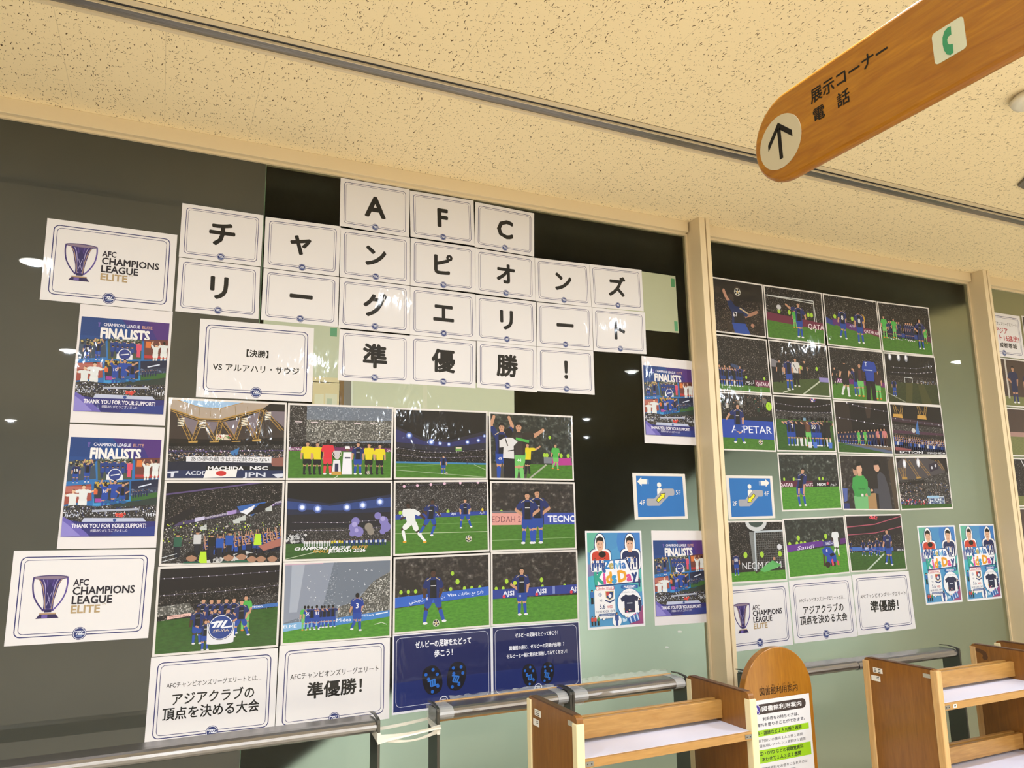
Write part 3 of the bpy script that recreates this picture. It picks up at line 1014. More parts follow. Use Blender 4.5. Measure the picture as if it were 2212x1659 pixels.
# ---------------------------------------------------------------- escalator signs
def escal(key, lab, up):
    P = Print('escalator_sign', Q[key], lab, 'sign', 'blue escalator signs', '#e9e2d6', coat=0.35)
    P.sub(.065, .06, .945, .945)
    P.rect(0, 0, 1, 1, '#1f70b8')
    W = '#f1ece0'
    if up:
        P.poly([(.02, .14), (.11, .03), (.11, .08), (.22, .08), (.22, .20), (.11, .20), (.11, .25)], W)
        for a in (.235, .252): P.rect(a, .08, a + .008, .20, '#a9c3dc')
    else:
        P.poly([(.98, .12), (.88, .02), (.88, .07), (.76, .07), (.76, .19), (.88, .19), (.88, .23)], W)
        for a in (.735, .718): P.rect(a, .07, a + .008, .19, '#a9c3dc')
    P.rrect(.43, .30, .535, .62, .03, W)
    P.ell(.48, .22, .045, W, n=18)
    G = '#a7a7ab'
    P.rrect(.56, .31, .80, .485, .035, G)
    P.rrect(.19, .555, .47, .735, .035, G)
    P.poly([(.36, .555), (.56, .31), (.68, .485), (.46, .735), (.36, .735)], G)
    c, d = (.425, .62), (.585, .44)
    if not up:
        c, d = d, c
    ux, uy = d[0] - c[0], (d[1] - c[1]) / P.r
    L = math.hypot(ux, uy); ux, uy = ux / L, uy / L
    def T(a, b):
        return (c[0] + a * ux - b * uy, c[1] + (a * uy + b * ux) * P.r)
    P.poly([T(-.012, -.034), T(L * .62, -.034), T(L * .6, -.07), T(L + .03, 0), T(L * .6, .07), T(L * .62, .034), T(-.012, .034)], '#2b2a14')
    P.poly([T(0, -.024), T(L * .66, -.024), T(L * .66, -.05), T(L + .008, 0), T(L * .66, .05), T(L * .66, .024), T(0, .024)], '#efe61e')
    P.text('5F' if up else '4F', .885, .40, .17, W, b=0)
    P.text('4F' if up else '2F', .10, .655, .17, W, b=0)
    P.done()
escal('esc1', 'blue escalator sign with arrow pointing left, left of the post', True)
escal('esc2', 'blue escalator sign with arrow pointing right, right of the post', False)
# ---------------------------------------------------------------- finalist posters
def finalist(key, lab):
    P = Print('finalist_poster', Q[key], lab, 'poster', 'tall blue collage posters', '#e9e3e0')
    P.sub(.025, .105, .972, .905)
    P.rect(0, 0, 1, 1, '#1d4687')
    P.poly([(.45, 0), (1, 0), (1, .24), (.7, .26)], '#3a2f7c')
    P.poly([(.75, 0), (1, 0), (1, .24), (.9, .25)], '#512e7a')
    P.rect(0, 0, .3, .2, '#1a3f7d')
    P.poly([(0, .26), (1, .2), (1, .72), (0, .72)], '#2c72b4')
    P.poly([(.3, .62), (1, .58), (1, .74), (.3, .72)], '#3f97d2')
    P.text('CHAMPIONS LEAGUE', .25, .068, .046, '#e9e9f2', 'l', .025, .41)
    P.text('ELITE', .685, .068, .046, '#c99a86', 'l', .02, .12)
    P.poly([(.185, .05), (.215, .05), (.205, .08), (.21, .095), (.19, .095), (.195, .08)], '#6a5aa8')
    P.text('FINALISTS', .5, .158, .148, '#f2eee9', b=.05, w=.56)
    def tile(pts, m, fn):
        P.poly(pts, m)
        fn()
    # upper three pictures
    tile([(0, .245), (.28, .225), (.31, .42), (0, .455)], '#3b4a5c', lambda: (specks(P, .02, .235, .28, .30, 60, ['#8a7a48', '#2d2e34', '#c2b06a'], .012, 3),
         fig(P, .09, .47, .20, shade(BLUE, stripe=None), 'stand', back=True, num='18'), fig(P, .21, .46, .21, shade(BLUE, stripe=None), 'arms')))
    tile([(.305, .225), (.69, .205), (.70, .42), (.33, .435)], '#4a5542', lambda: (specks(P, .31, .21, .69, .26, 70, ['#8c8f86', '#3b3f3a', '#c8c8c0'], .01, 4),
         [mini(P, .36 + .045 * i, .36 - (.012 * (i % 2)), .12, '#203a80', '#23346a') for i in range(7)], [mini(P, .37 + .055 * i, .41, .12, '#23428e', '#1c2c60') for i in range(5)], mini(P, .665, .40, .17, '#d8506a', '#d8506a'),
         P.rect(.42, .375, .60, .43, '#e6e8ea'), P.ell(.51, .378, .075, '#e6e8ea', n=18), P.ell(.51, .378, .066, '#2a3c86', n=18), P.line([(.465, .385), (.56, .37)], .012, '#e6e8ea')))
    tile([(.72, .205), (1, .19), (1, .40), (.735, .42)], '#6e3c36', lambda: (P.rect(.735, .37, 1, .40, '#b4363a'), P.rect(.74, .22, .80, .29, '#d8763a'),
         fig(P, .86, .46, .22, shade(WHT, skin='#d8b090'), 'arms'), fig(P, .955, .46, .25, shade(WHT, skin='#d8b090', num='10'), 'hug', back=True, num='10')))
    # lower three pictures
    tile([(0, .50), (.265, .475), (.285, .64), (0, .685)], '#9c4a3e', lambda: (P.rect(0, .50, .27, .56, '#b3685c'), fig(P, .085, .80, .27, shade(WHT, skin='#e0b898', hair='#1c1412'), 'hug'), fig(P, .19, .79, .31, shade(WHT, skin='#e0b898', hair='#1c1412'), 'hug')))
    tile([(.295, .475), (.675, .44), (.685, .63), (.315, .665)], '#2a2f3c', lambda: (specks(P, .3, .455, .67, .53, 80, ['#b5a03c', '#c9a848', '#41382a', '#15161c'], .012, 6), P.rect(.3, .53, .34, .58, '#d8683a'),
         P.rect(.32, .62, .42, .66, '#a0439a'), fig(P, .42, .71, .25, shade(BLUE, mid=None, shirt='#1f45a0', stripe=None), 'arms', num='10', back=True), fig(P, .52, .70, .27, shade(BLUE, mid=None, shirt='#1f45a0', stripe=None), 'point', True), fig(P, .61, .70, .24, shade(BLUE, stripe=None), 'hips')))
    tile([(.695, .44), (1, .415), (1, .61), (.71, .645)], '#1d2440', lambda: (P.line([(.78, .50), (.92, .465)], .015, '#d9e2f2'), P.poly([(.70, .53), (1, .49), (1, .56), (.70, .59)], '#30384f'),
         specks(P, .70, .52, 1, .58, 70, ['#4a5878', '#1a2038', '#6c7894'], .01, 8), P.poly([(.71, .59), (1, .55), (1, .61), (.71, .645)], '#35622e'), [mini(P, .73 + .03 * i, .61 - .004 * i, .07, '#1e2c50', '#1a2446') for i in range(6)]))
    # supporters
    P.poly([(0, .70), (.12, .685), (.35, .70), (.65, .66), (1, .64), (1, .90), (0, .90)], CR_GREY)
    P.poly([(.5, .69), (.62, .655), (.8, .64), (1, .60), (1, .68), (.6, .70)], '#2c3a35')
    specks(P, 0, .70, 1, .80, 260, ['#1c2440', '#c8ccd8', '#2a3a70', '#e2e2ea', '#10131f'], .007, 11)
    for a, b in ((.40, .655), (.52, .63), (.47, .67), (.58, .66)): P.poly([(a, b), (a + .05, b - .025), (a + .10, b - .005), (a + .05, b + .012)], '#1f5a8e')
    P.poly([(.30, .735), (.80, .715), (.80, .735), (.30, .757)], '#aeb4c4')
    P.poly([(.22, .815), (.86, .815), (.90, .855), (.20, .86)], '#bfc6dc')
    P.ell(.55, .836, .02, '#2c4b8e', n=12)
    specks(P, .56, .765, .66, .80, 26, ['#d8403a', '#e05a44'], .012, 12)
    P.text('TH F', .935, .78, .05, '#e0e4ee', b=.02, w=.12)
    P.text('ACHI', .085, .79, .05, '#c9cfe0', b=.01, slant=.3, w=.15)
    P.poly([(0, .83), (.2, .855), (1, .85), (1, 1), (0, 1)], '#2b2d74')
    P.poly([(0, .80), (.10, .85), (.26, .96), (.30, 1), (0, 1)], '#6a60b2')
    P.poly([(0, .84), (.06, .88), (.2, .99), (0, 1)], '#8f86cc')
    P.poly([(.55, .95), (1, .9), (1, 1), (.5, 1)], '#283a86')
    P.text('THANK YOU FOR YOUR SUPPORT!', .5, .893, .058, '#f0edf2', b=.03, w=.80)
    P.text('共闘ありがとうございました', .5, .942, .032, '#e6e4f0', b=.012, w=.40)
    P.done()
finalist('fin1', 'tall blue collage poster hanging below the upper trophy notice')
finalist('fin2', 'tall blue collage poster hanging above the lower trophy notice')
finalist('fin3', 'tall blue collage poster alone on dark glass beside the post')
finalist('fin4', 'tall blue collage poster beside the colourful kids poster, left of the post')
# ---------------------------------------------------------------- kids day posters
def kids(key, lab):
    P = Print('kids_poster', Q[key], lab, 'poster', 'colourful kids event posters', '#ecebea', coat=0.4)
    P.sub(.03, .02, .97, .975)
    P.rect(0, 0, 1, 1, '#4d96c4')
    P.ell(.12, .06, .24, '#62b29a', n=20); P.ell(.42, .05, .2, '#4a8fc0', n=20); P.ell(.9, .1, .35, '#3f7fc4', n=20)
    P.ell(.02, .45, .16, '#7d7fa8', n=20); P.ell(.08, .60, .2, '#45b0c0', n=20); P.ell(.95, .5, .22, '#58b6b0', n=20)
    P.poly([(.75, .98), (.9, .84), (1, .8), (1, 1), (.75, 1)], '#9a4a78')
    N = '#1d3a70'
    def bust(u, shirt, hair):
        for c, g in ((N, .035), ('#f4f4f2', .022)):
            P.ell(u, .13, .075 + g, c, .105 + g * P.r, 18)
            P.rrect(u - .16 - g, .19 - g * .4, u + .17 + g, .42, .08, c)
        P.rrect(u - .16, .20, u + .17, .42, .08, shirt)
        P.rect(u - .035, .17, u + .035, .215, '#d2a184')
        P.ell(u, .125, .066, '#dcae90', .08, 18)
        P.poly([(u - .07, .12), (u - .065, .06), (u, .035), (u + .065, .06), (u + .07, .12), (u + .045, .09), (u - .04, .085)], hair)
        P.rect(u - .02, .155, u + .02, .162, '#a4584c')
        for a in (-.025, .025): P.ell(u + a, .122, .008, '#1c1410', n=8)
    bust(.80, '#1c2a58', '#17110f')
    P.rect(.72, .27, .84, .285, '#d8dae6')
    bust(.235, '#c8402c', '#1b1412')
    P.ell(.27, .235, .07, '#15110f', .035, 12)
    for c, g in (('#f4f4f2', .02),):
        P.rrect(.06, .30, .36, .42, .03, c); P.rrect(.68, .28, .93, .42, .03, c)
    for i in range(6): mini(P, .09 + .045 * i, .41 - .03 * (i % 2), .10, '#24488e', '#2a4f90', '#d8aa8c')
    for i in range(4): mini(P, .72 + .055 * i, .40 - .02 * (i % 2), .12, ['#1b2a52', '#3a6ab0', '#e0dcd4', '#203a7c'][i], '#24386e', '#d8aa8c')
    P.poly([(.30, .30), (.72, .285), (.80, .41), (.96, .40), (.95, .55), (.12, .58), (.10, .45), (.28, .42)], N)
    P.poly([(.32, .31), (.70, .295), (.78, .415), (.945, .41), (.935, .54), (.13, .565), (.115, .455), (.30, .42)], '#f2f2f4')
    for t, u, c in (('Z', .355, '#2f7fc0'), ('e', .43, '#b8a860'), ('l', .487, '#3a86c8'), ('v', .545, '#8cc4e0'), ('i', .60, '#2f7fc0'), ('a', .665, '#3f72b4')):
        P.text(t, u, .345, .125, c, b=.045, ang=-4)
    for t, u, v, e, c in (('K', .20, .485, .185, '#2fa48c'), ('i', .295, .49, .165, '#d8509a'), ('d', .38, .485, .165, '#e8a428'), ('s', .475, .485, .165, '#3f9ccc'), ('D', .63, .47, .165, '#eaa22c'), ('a', .755, .475, .145, '#d84f92'), ('y', .86, .46, .15, '#22407e')):
        P.text(t, u, v, e, c, b=.055, ang=-5)
    P.ell(.30, .415, .028, '#2858a0', n=14)
    # fixture box
    P.rrect(.10, .60, .48, .92, .05, '#f1f0ee')
    P.rrect(.13, .575, .47, .618, .02, '#c84850'); P.rrect(.14, .58, .46, .613, .018, '#f4f0ee')
    P.text('Golden Week', .30, .597, .034, '#c03c48', b=.02, w=.27)
    emblem(P, .205, .665, .06, '#1c2e5c', '#e8ecf4', '#2c4a86')
    P.text('VS', .215, .725, .036, N, b=.01)
    P.poly([(.30, .63), (.46, .63), (.45, .70), (.38, .73), (.31, .70)], '#c7b27a'); P.poly([(.315, .638), (.445, .638), (.436, .695), (.38, .72), (.324, .695)], '#23386e')
    P.poly([(.315, .638), (.38, .638), (.38, .68), (.318, .675)], '#c03a3c'); P.ell(.385, .68, .03, '#e8e8ee', n=12)
    P.poly([(.29, .715), (.38, .74), (.47, .715), (.46, .735), (.38, .757), (.30, .735)], '#2a3a6c')
    P.text('5.6', .24, .79, .062, N, b=.02); P.text('WED', .38, .797, .04, '#c23a48', b=.02, w=.10)
    P.text('16:00 KICK OFF', .30, .842, .036, N, b=.014, w=.34)
    P.rrect(.17, .866, .48, .893, .012, '#2b5690'); P.text('町田GIONスタジアム', .335, .88, .022, '#f0f0f4', b=.01, w=.26)
    P.ell(.25, .922, .022, '#3d4a6c', n=12); P.ell(.258, .922, .019, '#f1f0ee', n=12); P.text('玉川大学', .36, .918, .024, '#3d4a6c', b=.0, w=.13)
    # present bubble
    P.ell(.75, .77, .235, '#2a6ab0', n=28); P.ell(.75, .77, .225, '#f2f2f2', n=28)
    P.rrect(.60, .572, .92, .612, .02, '#2b66a8'); P.text('PRESENT!', .76, .592, .034, '#f2f4f8', b=.03, w=.22)
    P.text('キッズユニフォームTシャツ', .75, .652, .022, N, b=.006, w=.27)
    P.poly([(.68, .675), (.72, .685), (.78, .685), (.82, .675), (.92, .71), (.90, .755), (.85, .745), (.85, .87), (.65, .87), (.65, .745), (.60, .755), (.58, .71)], '#1a2448')
    P.rect(.70, .765, .80, .775, '#c8ccd8')
    # small players and presents
    mini(P, .06, .76, .15, '#2f6cb0', '#15161c'); mini(P, .94, .86, .14, '#1c2a56', '#1c2a56'); mini(P, .95, .60, .1, '#2a3c6a', '#2a3c6a')
    for i, c in enumerate(('#c84838', '#d84838', '#3f8a50')): mini(P, .05 + .055 * i, .985, .10, c, '#17181c')
    P.ell(.50, .95, .085, '#f4f4f2', n=18); mini(P, .50, 1.02, .16, '#2a4a8c', '#2a4a8c')
    P.poly([(.70, .93), (.90, .87), (.93, .96), (.74, .985)], '#2f66b0')
    for a in (.74, .81, .87): P.line([(a, .91 - (a - .74) * .3), (a + .035, .985 - (a - .74) * .25)], .022, '#c9dcf0')
    P.poly([(.60, .92), (.66, .94), (.69, .92), (.68, .96), (.61, .97)], '#c4dff0')
    specks(P, .6, .83, .95, .92, 22, ['#d8508c', '#e8b030', '#3fa08c', '#f0f0f0'], .010, 5)
    P.done()
kids('kid1', 'colourful kids event poster left of the post, beside the navy notices')
kids('kid2', 'colourful kids event poster on the right pane, left one of the pair')
kids('kid3', 'colourful kids event poster on the right pane, next to the second post')
# ---------------------------------------------------------------- match photographs
def photo(key, label, group, bg, hor, grass=GR, m=(.018, .026)):
    P = Print('photo_print', Q[key], label, 'photo', group, '#e6e0d8')
    P.sub(m[0], m[1], 1 - m[0], 1 - m[1])
    P.rect(0, 0, 1, 1, bg)
    if hor is not None:
        l, r = hor if isinstance(hor, tuple) else (hor, hor)
        P.poly([(0, l), (1, r), (1, 1), (0, 1)], grass)
    return P
GA, GB = 'photo prints on the left pane', 'photo prints on the middle pane'
GOLD = '#b08a44'
def truss(P, x0, y0, x1, y1, wa, wb, n=7, c=GOLD):
    P.line([(x0 - wa, y0), (x1 - wb, y1)], .006, c); P.line([(x0 + wa, y0), (x1 + wb, y1)], .006, c)
    pts = []
    for i in range(n + 1):
        t = i / n
        s = -1 if i % 2 else 1
        pts.append((x0 + (x1 - x0) * t + s * (wa + (wb - wa) * t), y0 + (y1 - y0) * t))
    P.line(pts, .004, '#8c6d3a')
# stadium with banner
P = photo('P11', 'photo print of a packed stadium bowl with a long white banner and a flag', GA, '#1d1613', None)
P.poly([(0, .06), (.2, .2), (.5, .26), (.8, .12), (1, .10), (1, .45), (.5, .5), (0, .5)], '#3b312c')
P.poly([(.05, 0), (.62, 0), (.42, .09), (.24, .085)], '#9fc0e0')
P.poly([(0, .0), (.06, .0), (.24, .085), (.42, .09), (.62, .0), (.86, .0), (.80, .07), (.43, .235), (.25, .235), (.0, .12)], '#b1a190')
for x in (.13, .24, .33, .42, .55, .66): P.line([(x, .05 if x < .2 or x > .5 else .09), (x + .01, .20)], .004, '#8d7850')
P.line([(0, .12), (.25, .235), (.43, .235), (.80, .07)], .012, GOLD); P.line([(0, .145), (.25, .26), (.43, .26), (.82, .085)], .006, GOLD)
P.line([(.05, 0), (.24, .085), (.42, .09), (.62, 0)], .006, GOLD)
for pts in ([(.08, .2), (.24, .27), (.20, .46)], [(.27, .27), (.41, .27), (.37, .42)], [(.45, .27), (.60, .22), (.55, .44)], [(.64, .2), (.78, .11), (.72, .46)], [(.82, .1), (1, .1), (1, .32)]):
    P.poly(pts, '#7b7078')
for a in ((.07, .18, .18, .52), (.26, .25, .20, .52), (.27, .25, .39, .52), (.43, .25, .40, .52), (.44, .25, .56, .50), (.62, .2, .56, .5), (.63, .2, .74, .48), (.79, .09, .75, .48), (.81, .09, .98, .36)):
    truss(P, a[0], a[1], a[2], a[3], .02, .014)
for x, y in ((.09, .29), (.27, .31), (.635, .26), (.845, .17)):
    for k in range(5): P.line([(x - .025, y + .022 * k - .04), (x + .03, y + .022 * k - .055)], .007, '#f2ecd8')
for x, y in ((.2, .53), (.38, .53), (.57, .52), (.75, .49)): P.poly([(x - .04, y), (x + .04, y - .01), (x + .035, y + .025), (x - .035, y + .03)], '#c09a50')
P.rect(.395, .435, .52, .505, '#d8c8b0'); specks(P, .40, .44, .515, .50, 30, ['#a83a34', '#f0ece4', '#4a3c34', '#6c8c4a'], .008, 2)
band(P, .56, .66, .50, .60, '#15110f')
P.poly([(0, .60), (.5, .58), (1, .55), (1, .80), (0, .80)], CR_GREY)
band(P, .655, .675, .62, .64, '#3a3350'); specks(P, 0, .63, 1, .665, 40, ['#c8a0b8', '#8070a8', '#e0d8e0'], .006, 3)
P.poly([(.52, .66), (.60, .60), (.585, .70), (.54, .71)], '#3f76b0')
specks(P, 0, .68, 1, .76, 420, ['#1c1a1c', '#c8c4c0', '#2f3f6c', '#8a8480', '#c8a088'], .006, 4)
P.poly([(0, .80), (.15, .78), (1, .78), (1, 1), (0, 1)], '#1c2034')
P.poly([(.86, .74), (1, .72), (1, .86), (.9, .84)], '#8c5a50')
P.poly([(.15, .725), (.89, .72), (.89, .80), (.15, .79)], '#e3e3e6')
P.text('あの夢の続きはまだ終わらない', .53, .757, .065, '#1c1a20', b=.012, w=.68)
band(P, .845, .905, .845, .905, '#0f0f14', .32, 1); P.text('MACHIDA', .49, .872, .065, '#e8e8ea', b=.03, w=.31); P.text('NSC', .78, .868, .065, '#e8e8ea', b=.03, w=.16)
P.rect(0, .90, 1, 1, '#202c54'); P.text('ACDD', .24, .935, .07, '#d8dce8', b=.02, w=.18); P.text('JPN', .74, .955, .08, '#d8dce8', b=.02, w=.2)
P.poly([(.32, .90), (.59, .885), (.58, .985), (.30, 1)], '#eceae6'); P.ell(.45, .94, .045, '#c8302c', .034, 18)
P.poly([(.9, .95), (1, .94), (1, .98), (.95, 1)], '#d8dce8'); P.poly([(0, .92), (.09, .91), (.09, .93), (.06, .93), (.05, .99), (.03, .99), (.03, .94), (0, .94)], '#d8dce8')
P.done()
# referees
P = photo('P12', 'photo print of officials in yellow lined up with a trophy', GA, CR_SMOKE, .63)
P.poly([(0, .20), (1, .18), (1, .46), (.3, .52), (0, .5)], CR_WHT); P.poly([(0, 0), (.16, 0), (.16, .55), (0, .58)], CR_GREY)
for a in (.05, .2, .34, .62, .78): P.rect(a, .225, a + .07, .235, '#e8d8dc')
band(P, .52, .60, .50, .58, CR_DARK); band(P, .575, .63, .575, .63, '#6d2f5c'); P.text('QATAR AIRWAYS', .12, .603, .045, '#f0e8ee', b=.012, w=.23); P.text('QA', .975, .61, .04, '#f0e8ee', b=.01)
for x, h in ((.175, .46), (.27, .45), (.775, .45), (.885, .44)): fig(P, x, .955, h, REF, 'stand')
fig(P, .37, .955, .49, kit('#d8303e', None, '#d83644', '#dc3c48', skin='#2f211c', boot='#e6e2e0'), 'stand')
P.rect(.41, .91, .505, .96, '#c79a48'); P.poly([(.425, .75), (.49, .75), (.50, .91), (.415, .91)], '#e4e2e6'); P.rect(.44, .80, .475, .91, '#28284c')
P.poly([(.425, .62), (.495, .62), (.475, .74), (.445, .74)], '#c9c4c8'); P.line([(.43, .62), (.415, .67), (.45, .73)], .006, '#d8d0c0'); P.line([(.49, .62), (.505, .67), (.47, .73)], .006, '#d8d0c0')
P.poly([(.52, .64), (.60, .64), (.61, .95), (.51, .95)], '#eceaf0'); P.ell(.56, .59, .02, '#7c5440', n=10); P.poly([(.535, .60), (.54, .555), (.58, .555), (.585, .60), (.575, .59), (.545, .59)], '#f0eef0'); P.rect(.535, .71, .59, .73, '#22263c')
fig(P, .665, .955, .46, BLUE, 'stand'); ball(P, .772, .925, .026)
P.line([(.44, 1), (.47, .97)], .008, '#c8d8b8'); P.done()
# fans
P = photo('P21', 'photo print of fans in blue cheering with flags under a slanted light strip', GA, '#141113', None)
P.poly([(0, .2), (.4, .06), (1, .02), (1, .3), (0, .55)], CR_DARK); P.poly([(0, .58), (1, .28), (1, 1), (0, 1)], CR_GREY)
band(P, .53, .57, .235, .275, '#4b3f66'); band(P, .135, .155, -.05, -.03, '#5a4a78'); band(P, .48, .62, .28, .36, '#17131a', 0, .25)
for a, c in ((.25, '#c9c4e0'), (.52, '#a58cc8'), (.85, '#b8a0d0')):
    y = .545 - .295 * a
    P.poly([(a, y - .03), (a + .08, y - .052), (a + .08, y - .005), (a, y + .02)], c)
P.text('CHAMPIONS LEAGUE ELITE', .43, .415, .032, '#d8d4e4', b=.02, w=.2, ang=-12); P.text('CHAMPIONS', .94, .255, .036, '#d8d4e4', b=.02, w=.12, ang=-12)
P.poly([(.60, .30), (.86, .24), (.74, .42), (.64, .38)], '#2f5fa8'); P.poly([(.63, .37), (.76, .28), (.72, .42)], '#e4e6ec'); P.poly([(.68, .42), (.80, .27), (.95, .24), (.84, .36)], '#1a1418')
for x, y in ((.32, .56), (.60, .48), (.88, .33), (.65, .45)): P.poly([(x - .03, y), (x + .03, y - .045), (x + .035, y + .03), (x - .02, y + .035)], '#bfc4c0')
specks(P, 0, .5, 1, .75, 500, ['#c8c2bc', '#3a3634', '#7a7470', '#12100f', '#3f6b4a', '#c8d848'], .006, 6)
rn = random.Random(4)
for r in range(4):
    for i in range(22):
        x = .36 + .031 * i + rn.uniform(-.01, .01)
        y = .80 + .035 * r - .17 * (x - .36) + rn.uniform(-.01, .01)
        mini(P, x, y + .06, .15, rn.choice(['#1c48a0', '#173a86', '#2a58b4', '#15183a', '#1c1c22']), '#15182c', rn.choice(['#b98b6d', '#c89c80']))
        P.line([(x - .008, y - .06), (x - .012 - rn.random() * .01, y - .13)], .006, '#c09074')
for x, y, h, c in ((.12, .93, .3, '#2c5c48'), (.28, .9, .3, '#c8c8c8'), (.40, .92, .28, '#181818'), (.47, .95, .3, '#1e50a8'), (.55, .93, .32, '#2050a4')): mini(P, x, y, h, c, '#1a1c28')
P.poly([(.36, .97), (.7, .86), (.8, .9), (.6, 1), (.36, 1)], '#c8c8c4'); specks(P, .4, .90, .72, .99, 40, ['#1c1c22', '#1c1c22', '#8c8c90'], .012, 9)
for x, y, c in ((.34, 1.0, '#b8e030'), (.80, .79, '#b8e030')): P.poly([(x - .03, y - .14), (x + .02, y - .14), (x + .03, y), (x - .04, y)], c)
for x, y, c in ((.24, 1.1, '#24604a'), (.55, 1.1, '#1c4c3c'), (.66, 1.09, '#1f5a44'), (.75, 1.12, '#17352c'), (.83, 1.12, '#1d4f3e'), (.93, 1.12, '#2a6b4e')):
    P.ell(x, y - .17, .045, '#a87e64', .05, 12); P.poly([(x - .045, y - .17), (x - .03, y - .235), (x + .03, y - .235), (x + .045, y - .17), (x, y - .2)], '#1a1412'); P.poly([(x - .07, 1), (x - .05, y - .12), (x + .05, y - .12), (x + .08, 1)], c)
P.line([(0, .93), (.12, .88)], .006, '#c8ccd0'); P.line([(0, .98), (.12, .93)], .006, '#c8ccd0'); P.poly([(.8, .80), (1, .70), (1, .80), (.85, .86)], '#a86a5c'); P.done()
# smoke line up
P = photo('P22', 'photo print of two teams lined up under floodlights with purple smoke', GA, '#0d0b0f', .80, GR_D)
P.poly([(0, .20), (.4, .28), (1, .16), (1, .40), (.5, .42), (0, .42)], '#1c2440'); P.poly([(0, .24), (.4, .31), (1, .20), (1, .33), (.5, .37), (0, .35)], '#27407e')
P.poly([(0, .42), (1, .40), (1, .75), (0, .75)], '#1b1a22'); P.poly([(0, .62), (.5, .60), (1, .62), (1, .80), (0, .80)], CR_GREY)
lightstring(P, [(.05, .52), (.5, .535), (1, .50)], 16, .004); lightstring(P, [(.05, .625), (.5, .64), (1, .59)], 18, .004); P.poly([(0, .68), (.2, .66), (.16, .80), (0, .80)], '#1b1c1e'); specks(P, 0, .68, .18, .78, 60, ['#9c9ca0', '#c8c8c8', '#3c3c40'], .012, 3)
for x, y in ((.14, .325), (.285, .345), (.565, .33), (.72, .305), (.89, .26)): flood(P, x, y, .026)
for x, y, r in ((.63, .60, .045), (.65, .52, .04), (.68, .66, .05), (.62, .68, .03), (.87, .45, .035), (.93, .52, .045), (.95, .60, .05), (.92, .66, .03)): P.ell(x, y, r, '#7f78b8', n=14)
for x, y, r in ((.78, .60, .04), (.80, .66, .035)): P.ell(x, y, r, '#8c8478', n=12)
for x, y, r in ((.64, .56, .025), (.92, .49, .025), (.66, .64, .02)): P.ell(x, y, r, '#a79fd4', n=12)
for i in range(34):
    mini(P, .17 + .0235 * i, .845 if i % 2 else .84, .085, '#d8d8d8' if i < 11 else ('#d8c83c' if i in (11, 12, 14, 15) else ('#cfd6e2' if i % 2 else '#24448c')), '#c0c4c8' if i < 11 else '#1d2f66')
P.text('CHAMPIONS LEAGUE', .335, .865, .052, '#f0f0f0', b=.04, w=.52, slant=.25); P.text('ELITE', .69, .862, .045, '#c8a04c', b=.03, w=.15, slant=.2)
P.text('FINALS', .32, .905, .05, '#d0a444', b=.03, w=.14, slant=.25); P.text('JEDDAH 2026', .57, .902, .062, '#f4f4f2', b=.03, w=.36)
P.line([(0, .995), (.3, .905)], .006, '#b8c8a4'); P.done()
# team picture
P = photo('P31', 'photo print of a team posing around a round white club sign', GA, '#191417', (.62, .53), GR_D)
P.poly([(0, .28), (1, .22), (1, .53), (0, .62)], CR_DARK); P.poly([(0, .45), (.25, .42), (.3, .54), (0, .56)], CR_WHT); P.poly([(.66, .40), (1, .36), (1, .50), (.7, .52)], CR_GREY)
lightstring(P, [(0, .12), (.5, .105), (1, .075)], 14, .005); lightstring(P, [(0, .32), (.5, .30), (1, .255)], 12, .005)
band(P, .565, .605, .54, .575, '#e8c0b4', .08, .27); P.text('CHAMPIONS LEAGUE', .175, .572, .028, '#7c2c3c', b=.01, w=.16, ang=-2)
band(P, .50, .545, .475, .52, '#3f6fb4', .74, 1); P.text('TECNO', .82, .512, .03, '#f0f2f8', b=.02, w=.09)
fig(P, .72, .80, .44, KEEP, 'hip1')
for x, y in ((.365, .82), (.43, .83), (.49, .83), (.555, .83), (.62, .83)): fig(P, x, y, .45, BLUE, 'stand')
fig(P, .325, .92, .45, shade(BLUEB), 'stand'); fig(P, .685, .87, .46, BLUE, 'wide')
for x, y in ((.465, .90), (.575, .91)): fig(P, x, y, .40, BLUE, 'hips')
fig(P, .395, 1.0, .37, BLUE, 'hug')
P.poly([(.405, .68), (.635, .68), (.63, .92), (.58, .935), (.45, .935), (.41, .925)], '#e6e6ea'); P.ell(.52, .735, .108, '#1c2650', n=28); P.ell(.52, .735, .103, '#e6e8ee', n=28); P.ell(.52, .735, .097, '#22408a', n=28)
for k in (-.05, -.015, .02): P.poly([(.53 + k, .655), (.555 + k, .655), (.52 + k, .735), (.495 + k, .735)], '#eceef4')
P.poly([(.44, .665), (.54, .655), (.53, .675), (.435, .69)], '#eceef4'); P.poly([(.52, .735), (.61, .72), (.615, .74), (.53, .75)], '#eceef4'); P.text('ZELVIA', .52, .772, .042, '#d9c9b0', b=.02, w=.135); P.done()
